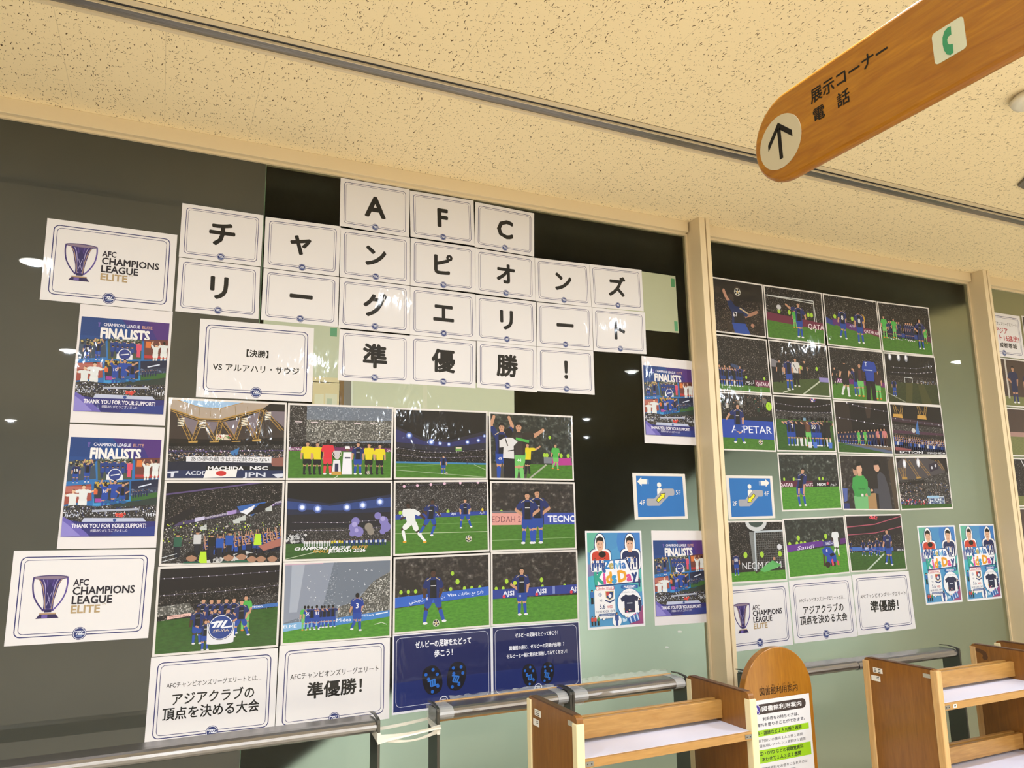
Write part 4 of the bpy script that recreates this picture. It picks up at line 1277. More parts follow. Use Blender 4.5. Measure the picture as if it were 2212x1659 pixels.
# number three walking in smoke
P = photo('P32', 'photo print of a player numbered three walking away toward a huddle in smoke', GA, CR_SMOKE, (.83, .73), GR_B)
P.poly([(0, 0), (.45, .0), (.35, .6), (0, .75)], '#8b93a2'); P.poly([(.06, 0), (.18, 0), (.12, .62), (.05, .62)], '#a6aebb'); P.poly([(.5, .58), (.7, .48), (.85, .25), (1, .15), (1, .66), (.5, .72)], CR_WHT); P.poly([(.5, 0), (1, 0), (1, .15), (.8, .3), (.6, .55), (.45, .6)], '#6f7885'); specks(P, .2, .1, .9, .6, 90, ['#d8dce0', '#aeb6c0', '#e8ecf0'], .004, 3)
P.rect(0, 0, .35, .014, '#c8a8b8'); band(P, .76, .86, .72, .79, '#7fb0d8', 0, .42); band(P, .735, .83, .665, .75, '#3f7fc4', .42, 1)
P.text('ELME', .06, .795, .055, '#e8f0f8', b=.02, w=.12); P.text('Midea', .555, .755, .06, '#f0f4f8', b=.012, w=.14); P.text('ASPETAR', .76, .715, .035, '#e8f0f8', b=.01, w=.17); P.line([(.86, .71), (.98, .69)], .01, '#e0ecf4')
fig(P, .19, .86, .32, KEEP, 'stand', back=True)
for x, n in ((.22, '50'), (.30, '31')): fig(P, x, .86, .32, shade(BLUE, mid=None, shirt='#1f419c'), 'stand', back=True, num=n)
for x in (.255, .345, .37, .41, .45): fig(P, x, .84, .29, BLUE, 'hug', back=True)
fig(P, .68, .91, .50, shade(BLUE, mid=None, shirt='#1b3a92'), 'walk', back=True, num='3'); P.line([(.85, .84), (.92, .82), (.97, .85)], .006, '#c8dcb8'); P.done()
# corner kick
P = photo('P13', 'photo print of a lone player by a white line inside a dark stadium with floodlights', GA, '#0d0b0c', .79)
P.poly([(0, .25), (.3, .42), (.6, .43), (1, .28), (1, .55), (.5, .62), (0, .55)], '#252433'); P.poly([(0, .29), (.3, .46), (.6, .47), (1, .34), (1, .46), (.55, .54), (0, .48)], '#2a2c62')
P.poly([(0, .56), (.5, .64), (1, .56), (1, .79), (0, .79)], CR_DARK); lightstring(P, [(0, .56), (.3, .62), (.6, .62), (1, .565)], 16, .004); lightstring(P, [(0, .66), (.3, .70), (.6, .70), (1, .67)], 18, .004)
for x, y, r in ((.14, .38, .022), (.38, .47, .022), (.475, .49, .014), (.575, .50, .014), (.785, .46, .016), (.91, .43, .014), (.98, .36, .012)): flood(P, x, y, r)
P.rect(.65, .535, .72, .60, '#6da04c'); P.rect(.655, .54, .715, .56, '#d8c8b0')
band(P, .765, .79, .775, .80, '#3d7fae'); P.line([(0, .89), (1, .99)], .006, '#9db58a'); P.line([(.86, .80), (1, .88)], .006, '#9db58a'); P.line([(0, .845), (.5, .80)], .004, '#7d9f6a')
fig(P, .515, .945, .28, BLUE, 'stand'); ball(P, .55, .935, .018); mini(P, .78, .80, .05, '#1c2f66'); P.done()
# keeper shouting
P = photo('P14', 'photo print of a goalkeeper in green shouting beside a man in a white shirt', GA, CR_BLURG, .78)
vests(P, (.65, .68, .86, .95), .63, .06); vests(P, (.72,), .34, .05); P.poly([(0, .78), (.45, .80), (.42, 1), (0, 1)], '#4a463c'); P.rect(.64, .66, .78, .76, '#7c8088'); P.poly([(.74, .68), (.98, .66), (1, .78), (.74, .79)], '#b4378c')
fig(P, .79, .86, .42, shade(KEEP, hair='#4a3828'), 'walk'); P.line([(.46, 1), (.67, .78)], .018, '#a7ab9a')
fig(P, .44, .94, .5, shade(REF), 'point', True); fig(P, .13, 1.06, .92, BLUE, 'arms', num=None); fig(P, .335, 1.10, .98, shade(KEEP, shirt='#2c2722', mid='#3b3430'), 'point', True); P.line([(.30, .38), (.42, .41), (.46, .42)], .03, '#4faf4c')
P.text('44', .335, .72, .07, '#e8f0e4', b=.02); P.text('49', .105, .70, .06, '#e8e8f0', b=.02)
P.rect(.15, .60, .28, 1, '#17151a'); P.poly([(.10, .42), (.17, .37), (.26, .37), (.32, .43), (.27, .50), (.275, .70), (.14, .69), (.15, .52), (.10, .53)], '#dcdad8'); P.ell(.215, .29, .045, '#1a1412', .075, 14); P.line([(.17, .38), (.20, .5)], .012, '#2a2622'); P.line([(.2, .58), (.28, .56)], .01, '#2a2622'); P.done()
# chasing
P = photo('P23', 'photo print of a player in white chasing a blue player while a ball rolls', GA, CR_GREY, (.51, .49))
P.rect(0, 0, 1, .1, CR_DARK); lightstring(P, [(.02, .06), (.3, .04), (.6, .015), (1, .005)], 6, .016, '#e0b8cc'); band(P, .02, .09, -.02, .02, '#4c3a66', .0, .0)
vests(P, (.05, .44, .56, .78), .43, .05); band(P, .455, .525, .435, .49, '#253f94')
for x in (.08, .46, .62, .78, .94): P.text('AJSI', x, .475 - x * .02, .04, '#dce4f4', b=.02, w=.05)
P.line([(0, .72), (1, .735)], .006, '#b8caa0'); P.line([(0, .60), (1, .60)], .004, '#6c9850')
fig(P, .17, .88, .60, WHT, 'runl', True); fig(P, .37, .78, .54, BLUEB, 'run'); fig(P, .75, .68, .44, BLUE, 'wide'); fig(P, .945, .47, .09, REF, 'stand'); ball(P, .785, .83, .05); P.done()
# two players
P = photo('P24', 'photo print of two blue players whispering in front of pink and blue boards', GA, CR_BLUR, .635)
vests(P, (.11,), .44, .06); band(P, .455, .635, .455, .635, '#d99a90', 0, .36); band(P, .455, .635, .455, .635, '#3a4fa8', .62, 1); P.text('EDDAH 2', .17, .545, .13, '#7a4a50', b=.0, w=.34); P.text('TECNO', .845, .545, .14, '#e8ecf6', b=.03, w=.36); P.rect(0, .42, .36, .45, '#6c6a70')
P.line([(0, .86), (1, .84)], .005, '#8db074')
fig(P, .54, .93, .84, BLUE, 'hip1', True); fig(P, .42, .93, .80, BLUE, 'hips', True); P.done()
# number six
P = photo('P33', 'photo print of a player standing over a ball before a plain blue board', GA, CR_BLUR, (.68, .575), GR_B)
vests(P, (.06, .135, .21, .49, .58, .73, .81, .90), .46, .05); vests(P, (.60,), .24, .055); vests(P, (.655,), .36, .065); band(P, .53, .67, .455, .575, '#2f62c0')
P.text('نجحي', .215, .585, .075, '#e4ecf8', b=.015, w=.15, ang=-3); P.text('Visa', .595, .54, .06, '#e4ecf8', b=.02, w=.1, ang=-3); P.text('وارج مع بطاقات', .80, .525, .06, '#e4ecf8', b=.012, w=.28, ang=-4); P.text('من', .50, .56, .05, '#e4ecf8', b=.012)
fig(P, .395, .93, .77, BLUEB, 'wide'); P.text('6', .33, .57, .06, '#e8e8f0', b=.02); ball(P, .425, .915, .05); P.done()
# captain
P = photo('P34', 'photo print of a player with a yellow armband, hand on hip', GA, CR_BLUR, .645, GR_B)
vests(P, (.04, .12, .58, .85), .50, .05); vests(P, (.16, .57), .40, .06); band(P, .515, .645, .49, .615, '#2b3f92')
for x in (.18, .56, .98): P.text('AJSI', x, .575 - x * .02, .09, '#e4e8f4', b=.03, w=.13); P.ell(x - .05, .62 - x * .02, .018, '#d8384a', n=10)
P.rect(.70, .50, .73, .61, '#7c8cc8')
fig(P, .335, .905, .70, BLUE, 'hip1'); P.ell(.255, .43, .022, '#c0d830', .03, 10); P.text('18', .31, .62, .045, '#e8e8f0', b=.02); P.done()

# ---------------- middle pane
P = photo('Q11', 'photo print of a player heading a ball, cut off by the post', GB, '#191210', None)
P.rect(0, 0, 1, 1, CR_BRN); P.rect(.0, .0, 1, .35, '#1a1411')
rn = random.Random(2)
for i in range(14): P.ell(rn.random(), rn.random(), .05, rn.choice(['#2a211c', '#33291f', '#1f1713', '#3b3029']), .07, 12)
ball(P, .58, .20, .075)
P.line([(.35, .20), (.39, .33), (.46, .45)], .045, '#b98a72'); P.ell(.355, .20, .02, '#b98a72', .03, 8); P.line([(.68, .66), (.80, .60), (.88, .55)], .045, '#a87a62'); P.ell(.885, .545, .025, '#a87a62', .03, 8)
P.poly([(.40, .40), (.47, .38), (.52, .47), (.68, .52), (.75, .62), (.70, .67), (.66, .64), (.66, .82), (.46, .84), (.47, .62), (.42, .50)], '#182a58'); P.poly([(.50, .60), (.66, .60), (.66, .80), (.50, .82)], '#14131c'); P.ell(.56, .40, .055, '#1a1310', .09, 14)
P.poly([(.46, .81), (.68, .80), (.76, 1), (.5, 1)], '#24499c'); P.text('67', .52, .64, .11, '#d8d8dc', b=.02, ang=-8); P.line([(.60, .51), (.74, .60)], .02, '#c8b48c'); P.ell(.80, .82, .03, '#b08068', .04, 8); P.done()
P = photo('Q12', 'photo print of a player pointing, with a goal frame and a maroon board', GB, CR_DARK, (.66, .74))
goal(P, -.05, .17, .85, .80); P.line([(0, .17), (.85, .22), (.9, .75)], .012, '#c8cac6'); band(P, .50, .66, .60, .74, '#6c2540'); P.text('QATAR', .90, .685, .14, '#ead8dc', b=.02, w=.36)
vests(P, (.22, .40, .74, .80), .46, .08); P.ell(.22, .38, .04, '#c8c8cc', .05, 10); fig(P, .49, .76, .38, KEEP, 'stand'); fig(P, .565, .95, .72, BLUE, 'point'); P.done()
P = photo('Q13', 'photo print of two players from behind looking up, purple board', GB, CR_DARK, (.57, .70))
band(P, .45, .57, .52, .62, '#2d3f86', 0, .15); band(P, .46, .585, .58, .71, '#5c2c70', .12, .72); band(P, .58, .67, .60, .74, '#6c2540', .70, 1); P.text('QATAR AIR', .86, .655, .09, '#ead8e0', b=.02, w=.3, ang=3); P.text('AJSI', .48, .575, .06, '#dcd0e8', b=.01, w=.1)
vests(P, (.17, .50), .42, .08); P.ell(.70, .40, .05, '#c89a30', .1, 10); fig(P, .31, .86, .66, BLUE, 'walk', back=True, num='8'); fig(P, .63, .92, .72, BLUE, 'stand', back=True, num='8'); specks(P, 0, 0, 1, .3, 8, ['#d8d4cc'], .008, 4); P.done()
P = photo('Q14', 'photo print of a player with hands on hips before a long row of others', GB, CR_DARK, (.68, .72))
band(P, .60, .68, .60, .70, '#26408c', .3, .85); band(P, .60, .70, .62, .74, '#5c2444', .85, 1)
fig(P, .07, .74, .48, KEEP, 'stand')
for x in (.16, .20, .32, .36, .50, .54, .58, .62): fig(P, x, .75, .40, shade(BLUE, short='#182448', sock='#15203e'), 'walk')
fig(P, .255, .72, .42, KEEP, 'stand'); fig(P, .88, .76, .36, KEEP, 'stand'); fig(P, .78, .90, .66, shade(BLUE, mid='#15151e', short='#1b2a58'), 'hips'); P.done()
P = photo('Q21', 'photo print of a tight line of players hugging, cut off by the post', GB, CR_DARK, (.89, .90))
band(P, .75, .89, .78, .90, '#1c1718', .5, .78); band(P, .78, .90, .79, .91, '#6a2344', .76, 1); P.text('QATAR A', .89, .845, .10, '#ead8e0', b=.02, w=.22); P.text('نيوم', .67, .815, .10, '#e8e8ec', b=.0, w=.14); vests(P, (.62, .92), .74, .05)
for i in range(9): fig(P, .20 + .04 * i, .93, .40, shade(BLUE, short='#1c3a80') if i % 3 else BLK, 'hug', back=bool(i % 2))
P.poly([(.38, .50), (.52, .54), (.50, .60), (.38, .56)], '#3a4a6c'); P.done()
P = photo('Q22', 'photo print of a coach in a white shirt talking to a player by the touchline', GB, CR_DARK, (.78, .64), turf('print_turf_dull', '#3a4b22', '#45582a'))
P.poly([(0, .33), (.22, .44), (.22, .62), (0, .75)], '#7c7a80'); P.poly([(0, .5), (.12, .5), (.14, .78), (0, .8)], '#16161e'); vests(P, (.50, .52, .80), .47, .07); P.rect(.83, .64, 1, .73, '#8f86c0'); P.line([(.52, 1), (.84, .72)], .02, '#b9c0a8')
fig(P, .14, .80, .46, SUIT, 'stand', long=True); fig(P, .58, .70, .38, SUIT, 'stand', long=True); fig(P, .295, .93, .66, BLUE, 'stand', back=True); fig(P, .42, .86, .58, kit('#d4d0cc', None, '#17151a', '#17151a', boot='#e0dcd8'), 'stand', long=True); P.line([(.385, .42), (.44, .55)], .01, '#1c1a1c'); P.line([(.16, .99), (.30, .93)], .014, '#c9ccb8'); P.done()
P = photo('Q23', 'photo print of a man in dark trousers and blue bib seen from behind', GB, CR_DARK, (.67, .72))
band(P, .60, .69, .62, .72, '#6a2466', .05, 1); P.text('QATAR', .16, .65, .10, '#ead8ea', b=.02, w=.25); P.text('R', .42, .66, .10, '#ead8ea', b=.02); fig(P, .06, .74, .36, SUIT, 'walk', long=True)
fig(P, .25, .95, .76, BLK, 'walk', back=True); fig(P, .45, .93, .60, BLUE, 'hug', back=True); fig(P, .53, .94, .68, shade(KEEP, shirt='#2a2622', mid='#4a2a2c'), 'hug', True); fig(P, .86, .97, .60, shade(KEEP, shirt='#3a2626'), 'stand'); fig(P, .72, 1.12, 1.08, kit('#1d3f9c', None, '#100e12', '#100e12', boot='#0c0c0c', skin='#3a261e'), 'stand', long=True, back=True); P.text('T', .66, .27, .12, '#d8e0f0', b=.02); P.rect(.62, .38, .78, .40, '#a8b8dc'); P.done()
P = photo('Q24', 'photo print of one player far away on a dim pitch with three bright lamps', GB, '#0e0b0b', .58, turf('print_turf_dim', '#2b3316', '#3a421c'))
P.rect(0, .44, 1, .58, CR_DARK)
for x in (.10, .27, .42): P.ell(x, .06, .035, '#8f93a0', .08, 14); P.ell(x, .05, .02, '#ffffff', .05, 12)
lightstring(P, [(.1, .27), (.6, .27), (.95, .17)], 9, .006); lightstring(P, [(.06, .38), (.6, .37), (.95, .31)], 9, .006); goal(P, .35, .47, .50, .58, .008); specks(P, .55, .52, 1, .58, 60, ['#c8b8a0', '#6c5c50', '#8ca0c8'], .007, 4)
P.line([(0, .82), (.35, 1)], .012, '#8c9078'); P.poly([(.36, .58), (.5, .58), (.45, 1), (.33, 1)], '#4a4a22'); P.poly([(.6, .6), (.72, .6), (.85, 1), (.65, 1)], '#454620'); fig(P, .13, .88, .38, shade(BLUE, skin='#a07c64'), 'stand', back=True); P.done()
P = photo('Q31', 'photo print of a player passing a ball before a bright blue board, beside the post', GB, CR_DARK, (.79, .81))
rn = random.Random(9)
for i in range(26): mini(P, rn.random(), .22 + .2 * rn.random(), .2, rn.choice(['#2c2a28', '#c8c4bc', '#3c3a34', '#1f3a2c', '#6c6860']), '#1c1a18', rn.choice(['#8c6a54', '#a8846c']))
P.rect(0, .40, 1, .47, '#1c1d1c'); band(P, .46, .79, .48, .81, '#2448a8'); P.text('ASPETAR', .64, .635, .19, '#e8ecf4', b=.012, w=.66); P.ell(.95, .20, .05, '#a8d830', .08, 12); P.text('!', .95, .2, .1, '#1c2a10', b=.02)
fig(P, .42, .90, .73, BLUE, 'kick'); ball(P, .77, .86, .05); P.done()
P = photo('Q32', 'photo print of a big huddle of staff and players seen from behind', GB, '#120f10', .42, GR_D)
P.rect(0, .26, 1, .42, CR_GREY); lightstring(P, [(0, .12), (.4, .17), (.7, .16), (1, .09)], 16, .005); lightstring(P, [(0, .255), (.4, .285), (.7, .28), (1, .25)], 18, .005); specks(P, .62, .0, .72, .06, 30, ['#c83a4a', '#e8d8d8', '#3a4aa0'], .01, 2); P.rect(.44, .38, .54, .43, '#7ca0b8')
for x, k, n in ((.22, BLUE, None), (.27, BLUE, '7'), (.37, BLK, None), (.45, BLK, None), (.54, shade(KEEP, shirt='#5a3a2c', mid='#6a4434'), None), (.64, BLUE, '50'), (.73, BLUE, None), (.77, BLUE, '11'), (.82, SUIT, None), (.89, BLK, None)): fig(P, x, .92, .56, k, 'hug', back=True, num=n)
for x in (.55, .64, .91): P.poly([(x - .04, .84), (x + .04, .84), (x + .03, .95), (x - .03, .95)], '#4a74c8' if x > .6 else '#d8dce0')
P.done()
P = photo('Q33', 'photo print of a receding line of players standing on a dark pitch edge', GB, '#150f0d', (.80, .97), GR_D)
P.poly([(0, 0), (.26, 0), (.3, .8), (0, .8)], '#2b211c'); P.poly([(.56, 0), (.7, 0), (.64, .3), (.58, .3)], '#3a2c24'); lightstring(P, [(.18, .0), (.5, .08), (1, .16)], 6, .009); lightstring(P, [(0, .31), (.3, .35), (.6, .40), (1, .44)], 6, .011)
P.poly([(0, .62), (.5, .60), (1, .66), (1, .82), (0, .80)], '#241c1a'); P.poly([(.1, .84), (.4, .83), (1, .95), (1, 1), (.9, .99)], '#54627c'); P.poly([(.2, .83), (1, .86), (1, .94), (.4, .86)], '#6c5c50')
for i in range(15):
    t = i / 14
    fig(P, .02 + .86 * t, .82 + .05 * t, .22 + .16 * t, KEEP if i in (6, 8) else (kit('#c87878', None, '#3a1c1c', '#3a1c1c') if i in (12, 14) else shade(BLUE, stripe=None, mid=None, shirt='#1a2448', short='#18224a')), 'stand', long=i > 9)
P.done()
P = photo('Q34', 'photo print of cheering fans under two yellow roof trusses', GB, '#150f0c', None)
for x in (.13, .60): truss(P, x - .06, 0, x - .02, .26, .02, .02, 6, '#c8a050'); truss(P, x + .10, 0, x + .04, .26, .02, .02, 6, '#c8a050'); P.poly([(x - .09, .19), (x + .08, .19), (x + .09, .28), (x - .10, .27)], '#c89a48'); P.line([(x - .05, 0), (x + .06, .2)], .008, '#8c6c38')
band(P, .25, .34, .35, .42, '#3a2530'); lightstring(P, [(0, .28), (1, .39)], 7, .008); P.poly([(0, .40), (1, .44), (1, .62), (0, .60)], CR_GREY); band(P, .52, .58, .56, .61, '#4c2c40'); P.rect(0, .60, 1, 1, CR_DARK); P.poly([(.46, .42), (.5, .30), (.51, .6), (.44, .58)], '#3f6ca8'); P.ell(.40, .52, .04, '#c8c4c0', .05, 10)
for r in range(3):
    for i in range(24): x = .02 + .041 * i; mini(P, x, .80 + .045 * r + .1 * x, .17, rn.choice(['#24468c', '#1a2c60', '#c8c8d0', '#15151c', '#2a4f9c']), '#1a2040', '#b98e74'); P.line([(x + .01, .66 + .045 * r + .1 * x), (x + .016, .61 + .045 * r + .1 * x)], .008, '#b98e74')
band(P, .86, .93, .90, .93, '#8c4a4c', 0, .3); band(P, .93, 1, .95, 1, '#15151c'); P.text('ECTION', .3, .965, .07, '#e4e4e8', b=.02, w=.45); P.text('MACHIDA', .80, .975, .05, '#e4e4e8', b=.02, w=.36); P.done()
P = photo('Q42', 'photo print of a player bent over with hands on knees', GB, CR_BLURG, .60, GR_B)
vests(P, (.06, .22, .66, .72), .45, .05); band(P, .49, .60, .49, .60, '#5c2438', 0, .55); band(P, .49, .60, .49, .60, '#1d191c', .54, 1); P.text('QATAR', .09, .555, .085, '#ead8e0', b=.02, w=.22); P.text('WAYS', .46, .555, .085, '#ead8e0', b=.02, w=.16); P.text('NEOM', .69, .555, .07, '#e8e8ec', b=.04, w=.15); P.ell(.80, .54, .02, '#c8485c', n=10); P.text('نيوم', .90, .55, .08, '#e8e8ec', b=.0, w=.1)
fig(P, .31, .95, .70, BLUE, 'bend'); P.done()
P = photo('Q43', 'photo print of a goalkeeper in green receiving a prize from a suited man', GB, '#1d1918', None)
P.rect(0, 0, 1, 1, CR_BLUR); P.poly([(.3, 0), (.85, 0), (.9, 1), (.3, 1)], '#241f1d'); P.poly([(.88, .1), (1, 0), (1, 1), (.93, 1)], '#4a3d30')
P.poly([(0, .62), (.09, .62), (.07, .85), (.02, .88)], '#4f60a0'); P.rect(0, .90, .1, 1, '#2c3870'); P.poly([(.44, .72), (.60, .70), (.60, 1), (.44, 1)], '#a88458')
P.ell(.26, .29, .045, '#b98e74', .09, 14); P.ell(.26, .22, .05, '#241d1a', .05, 12)
P.poly([(.20, .42), (.30, .36), (.40, .37), (.47, .48), (.46, .70), (.44, .78), (.20, .78), (.22, .60), (.18, .58)], '#3f9a48'); P.poly([(.19, .76), (.45, .76), (.44, 1), (.20, 1)], '#72b474'); P.rect(.30, .30, .37, .38, '#cfa084'); P.ell(.335, .24, .052, '#d8aa8c', .10, 16); P.poly([(.275, .24), (.28, .14), (.35, .11), (.40, .15), (.395, .27), (.37, .18), (.30, .19)], '#15110f'); P.text('CyberAgent', .35, .62, .05, '#1c3a24', b=.0, w=.13)
P.line([(.19, .56), (.24, .74), (.40, .74)], .05, '#3c9446'); P.ell(.43, .74, .03, '#cfa084', .03, 10); P.rect(.33, .72, .37, .77, '#e4e0dc'); P.ell(.47, .68, .035, '#4c8c5c', .09, 14)
P.poly([(.66, .35), (.72, .29), (.80, .36), (.86, .62), (.88, 1), (.64, 1), (.65, .72), (.56, .70), (.57, .62), (.65, .62)], '#44444c'); P.ell(.53, .65, .025, '#cfa084', .025, 10); P.ell(.665, .20, .055, '#d0a286', .10, 16); P.poly([(.61, .17), (.63, .08), (.70, .07), (.745, .14), (.73, .26), (.71, .2), (.70, .16), (.63, .17)], '#120f0e'); P.done()
P = photo('Q44', 'photo print of a crowded stand under gold roof trusses, lowest at the pane edge', GB, '#1f1917', .93, GR_D)
P.poly([(0, .12), (.12, .0), (.6, 0), (.9, .12), (.95, .3), (.5, .45), (0, .45)], '#4a4548'); 
for a in ((.16, .02, .12, .40), (.22, .05, .40, .40), (.40, .02, .62, .36), (.05, .2, .10, .4), (.80, .05, .92, .25)): truss(P, a[0], a[1], a[2], a[3], .03, .02)
for x, y in ((.15, .12), (.42, .10)): P.ell(x, y, .035, '#c8c8d0', .09, 14); P.ell(x, y, .02, '#ffffff', .06, 12)
for x in (.12, .40): P.rect(x - .05, .38, x + .05, .43, '#b08a44')
P.poly([(.62, .14), (.80, .07), (.82, .22), (.64, .29)], '#2f2836'); P.ell(.68, .20, .02, '#c8c8d0', n=10); P.ell(.76, .16, .02, '#c8c8d0', n=10)
P.poly([(0, .46), (.5, .40), (1, .28), (1, .93), (0, .93)], CR_GREY); P.poly([(0, .50), (.5, .44), (.5, .50), (0, .56)], '#1a1513'); P.poly([(0, .68), (.5, .62), (.5, .66), (0, .72)], '#1a1513')
specks(P, 0, .5, 1, .9, 300, ['#c8a894', '#e8e0d8', '#3a3030', '#2f4a80'], .006, 7); specks(P, .0, .82, .55, .92, 60, ['#1a1a20', '#c83a44', '#2f4a90', '#e0d8d0'], .012, 8); P.rect(.54, .78, .86, .92, '#8c9cb0'); goal(P, .54, .78, .86, .92, .008); P.rect(.52, .76, .76, .80, '#9cc4e0'); specks(P, .56, .82, .84, .91, 50, ['#2a3f70', '#e0e4ea', '#4a5870'], .012, 9); P.done()
P = photo('Q51', 'photo print of a goalkeeper saving at the goal net, beside the post', GB, CR_DARK, (.85, .84), GR_B)
P.ell(.58, .0, .17, '#c9cbca', .16, 20); P.ell(.58, -.02, .12, '#3a4a44', .11, 20); P.rect(0, .62, 1, .84, '#2a2425'); P.poly([(.46, .17), (.53, .17), (.56, .80), (.50, .84)], '#7d807e')
net = ['#8f9290']
for i in range(16): P.line([(.53 + .032 * i, .17), (.53 + .032 * i, .80)], .0035, '#6c6e6c')
for i in range(16): P.line([(.50, .18 + .04 * i), (1, .18 + .04 * i)], .0035, '#6c6e6c')
P.text('NEOM.COM', .63, .74, .17, '#d8d8da', b=0, w=.62); vests(P, (.38, .64, .93), .56, .09); P.ell(.93, .44, .04, '#d8d8dc', .05, 10); P.line([(.535, .85), (.545, .17), (1.0, .155)], .022, '#b9c2c6')
fig(P, .23, .90, .40, shade(BLUE, mid=None), 'stand', back=True, num='88')
P.poly([(.58, .83), (.72, .72), (.80, .67), (.86, .70), (.90, .78), (.80, .82), (.72, .85), (.66, .86)], '#5fb060'); P.ell(.83, .64, .022, '#b98a6c', .03, 10); P.line([(.80, .69), (.88, .74), (.93, .76)], .03, '#57a858'); P.line([(.60, .83), (.52, .86)], .02, '#3a3a2c'); P.done()
P = photo('Q52', 'photo print of a player in blue kneeling on the grass near a white opponent', GB, CR_BLURG, (.57, .50), GR_B)
vests(P, (.05, .17, .24, .30, .46, .52, .60), .43, .07); vests(P, (.20, .66), .33, .08); band(P, .45, .57, .40, .50, '#63308c', 0, .6); band(P, .42, .51, .40, .50, '#3c3a80', .6, .8); P.text('Saudi', .30, .50, .1, '#e0d4ec', b=.01, w=.28, ang=-3, slant=.2); P.text('NEOM', .74, .455, .07, '#d8d8ea', b=.02, w=.18, ang=-3); band(P, .39, .49, .38, .48, '#5c2470', .9, 1)
fig(P, .825, .70, .52, WHT, 'walk', back=True, num='5')
P.line([(.60, .60), (.585, .86)], .028, '#4b3226'); P.line([(.62, .80), (.64, .87)], .03, '#4b3226'); P.poly([(.575, .56), (.64, .52), (.72, .54), (.80, .68), (.80, .80), (.70, .84), (.63, .80), (.64, .70), (.58, .64)], '#2047a4'); P.ell(.645, .84, .045, '#2a1c16', .055, 12); P.rect(.70, .80, .78, .87, '#1a1a22'); P.poly([(.71, .76), (.74, .74), (.75, .86), (.72, .87)], '#d8485c'); P.poly([(.80, .77), (.84, .80), (.84, .87), (.81, .86)], '#d8485c'); P.poly([(.69, .66), (.76, .63), (.78, .68), (.71, .71)], '#14131c'); P.text('6', .655, .58, .09, '#e4e4ec', b=.02, ang=20); P.done()
P = photo('Q53', 'photo print of players walking off beside a white line, red light rings above', GB, '#1f1a1e', (.66, .68), GR_D)
P.rect(0, .36, 1, .66, CR_DARK); P.poly([(.3, 0), (.5, 0), (.5, .3), (.32, .3)], '#151114'); P.line([(0, .20), (.5, .16), (1, .02)], .012, '#a85064'); P.line([(0, .345), (.5, .32), (1, .21)], .010, '#a85064'); specks(P, .42, .0, .56, .06, 30, ['#d8384a', '#e85868'], .010, 3)
band(P, .57, .64, .60, .66, '#3f68b4', .05, .8); band(P, .58, .67, .60, .68, '#2c2a38', .82, 1); P.text('acc', .93, .64, .07, '#e0e4ea', b=0, w=.13); P.text('NEOM', .33, .605, .05, '#e8e8ee', b=.02, w=.16); P.line([(.28, 1), (.62, .71)], .02, '#b9c8b4')
for x, y, h in ((.03, .68, .22), (.25, .74, .30), (.37, .75, .32), (.43, .70, .24), (.51, .75, .35), (.58, .68, .22)): fig(P, x, y, h, BLUE, 'walk')
fig(P, .70, .93, .68, shade(BLUE, mid='#182244'), 'walk'); P.done()
# ---------------- far right pane
GC = 'papers on the far right pane'
Q['S1'] = (4.735, 2.832, 5.163, 2.832, 5.163, 2.534, 4.735, 2.534)
P = white_card('S1', 'white notice with red lettering on the far right pane', GC, 'text_notice')
P.text('AFCチャンピオンズリーグエリート', .5, .24, .085, INK, b=.012, w=.78); P.text('アジア', .5, .40, .15, '#b3202c', b=.02); P.text('ベスト16進出!', .53, .565, .15, '#b3202c', b=.02, w=.74); P.text('VS 成都蓉城', .55, .73, .12, INK, b=.026, w=.56); P.done()
for k, (z1, z0, lab) in enumerate(((2.527, 2.205, 'photo print of a player in navy by a white pole on the far right pane'), (2.197, 1.883, 'photo print of a blurred pitch on the far right pane, under the navy player'), (1.873, 1.566, 'photo print of a white goal net on the far right pane'), (1.556, 1.25, 'photo print mostly hidden behind the second post, lowest of its column'))):
    Q['S'] = (4.735, z1, 5.17, z1, 5.17, z0, 4.735, z0)
    P = photo('S', lab, GC, '#4a3a32', .80 if k != 1 else .5, turf('print_turf_pale', '#6d7040', '#7c7f4c'))
    if k == 0:
        P.rect(.46, 0, .50, .85, '#c8c0b4'); fig(P, .64, .95, .82, kit('#20294c', None, '#20294c', '#26305c', skin='#b98a6c'), 'hip1'); fig(P, .98, .95, .75, kit('#20294c', None, '#20294c'), 'stand')
    if k == 1:
        P.rect(0, .5, 1, .60, '#a88478'); fig(P, .97, .9, .6, WHT, 'run')
    if k == 2:
        P.rect(0, 0, 1, .8, CR_DARK); P.line([(.55, 0), (.7, .35), (.62, .7), (.8, .95)], .02, '#c9c9c9'); P.line([(.6, .5), (.9, .8)], .02, '#d8d8d8'); fig(P, .95, 1.0, .8, WHT, 'stand')
    P.done()
Q['S'] = (5.186, 2.838, 5.62, 2.838, 5.62, 2.53, 5.186, 2.53)
P = photo('S', 'photo print cut by the picture edge, beside the red lettered notice', GC, CR_DARK, .7)
fig(P, .5, .95, .8, BLUE, 'stand'); P.done()
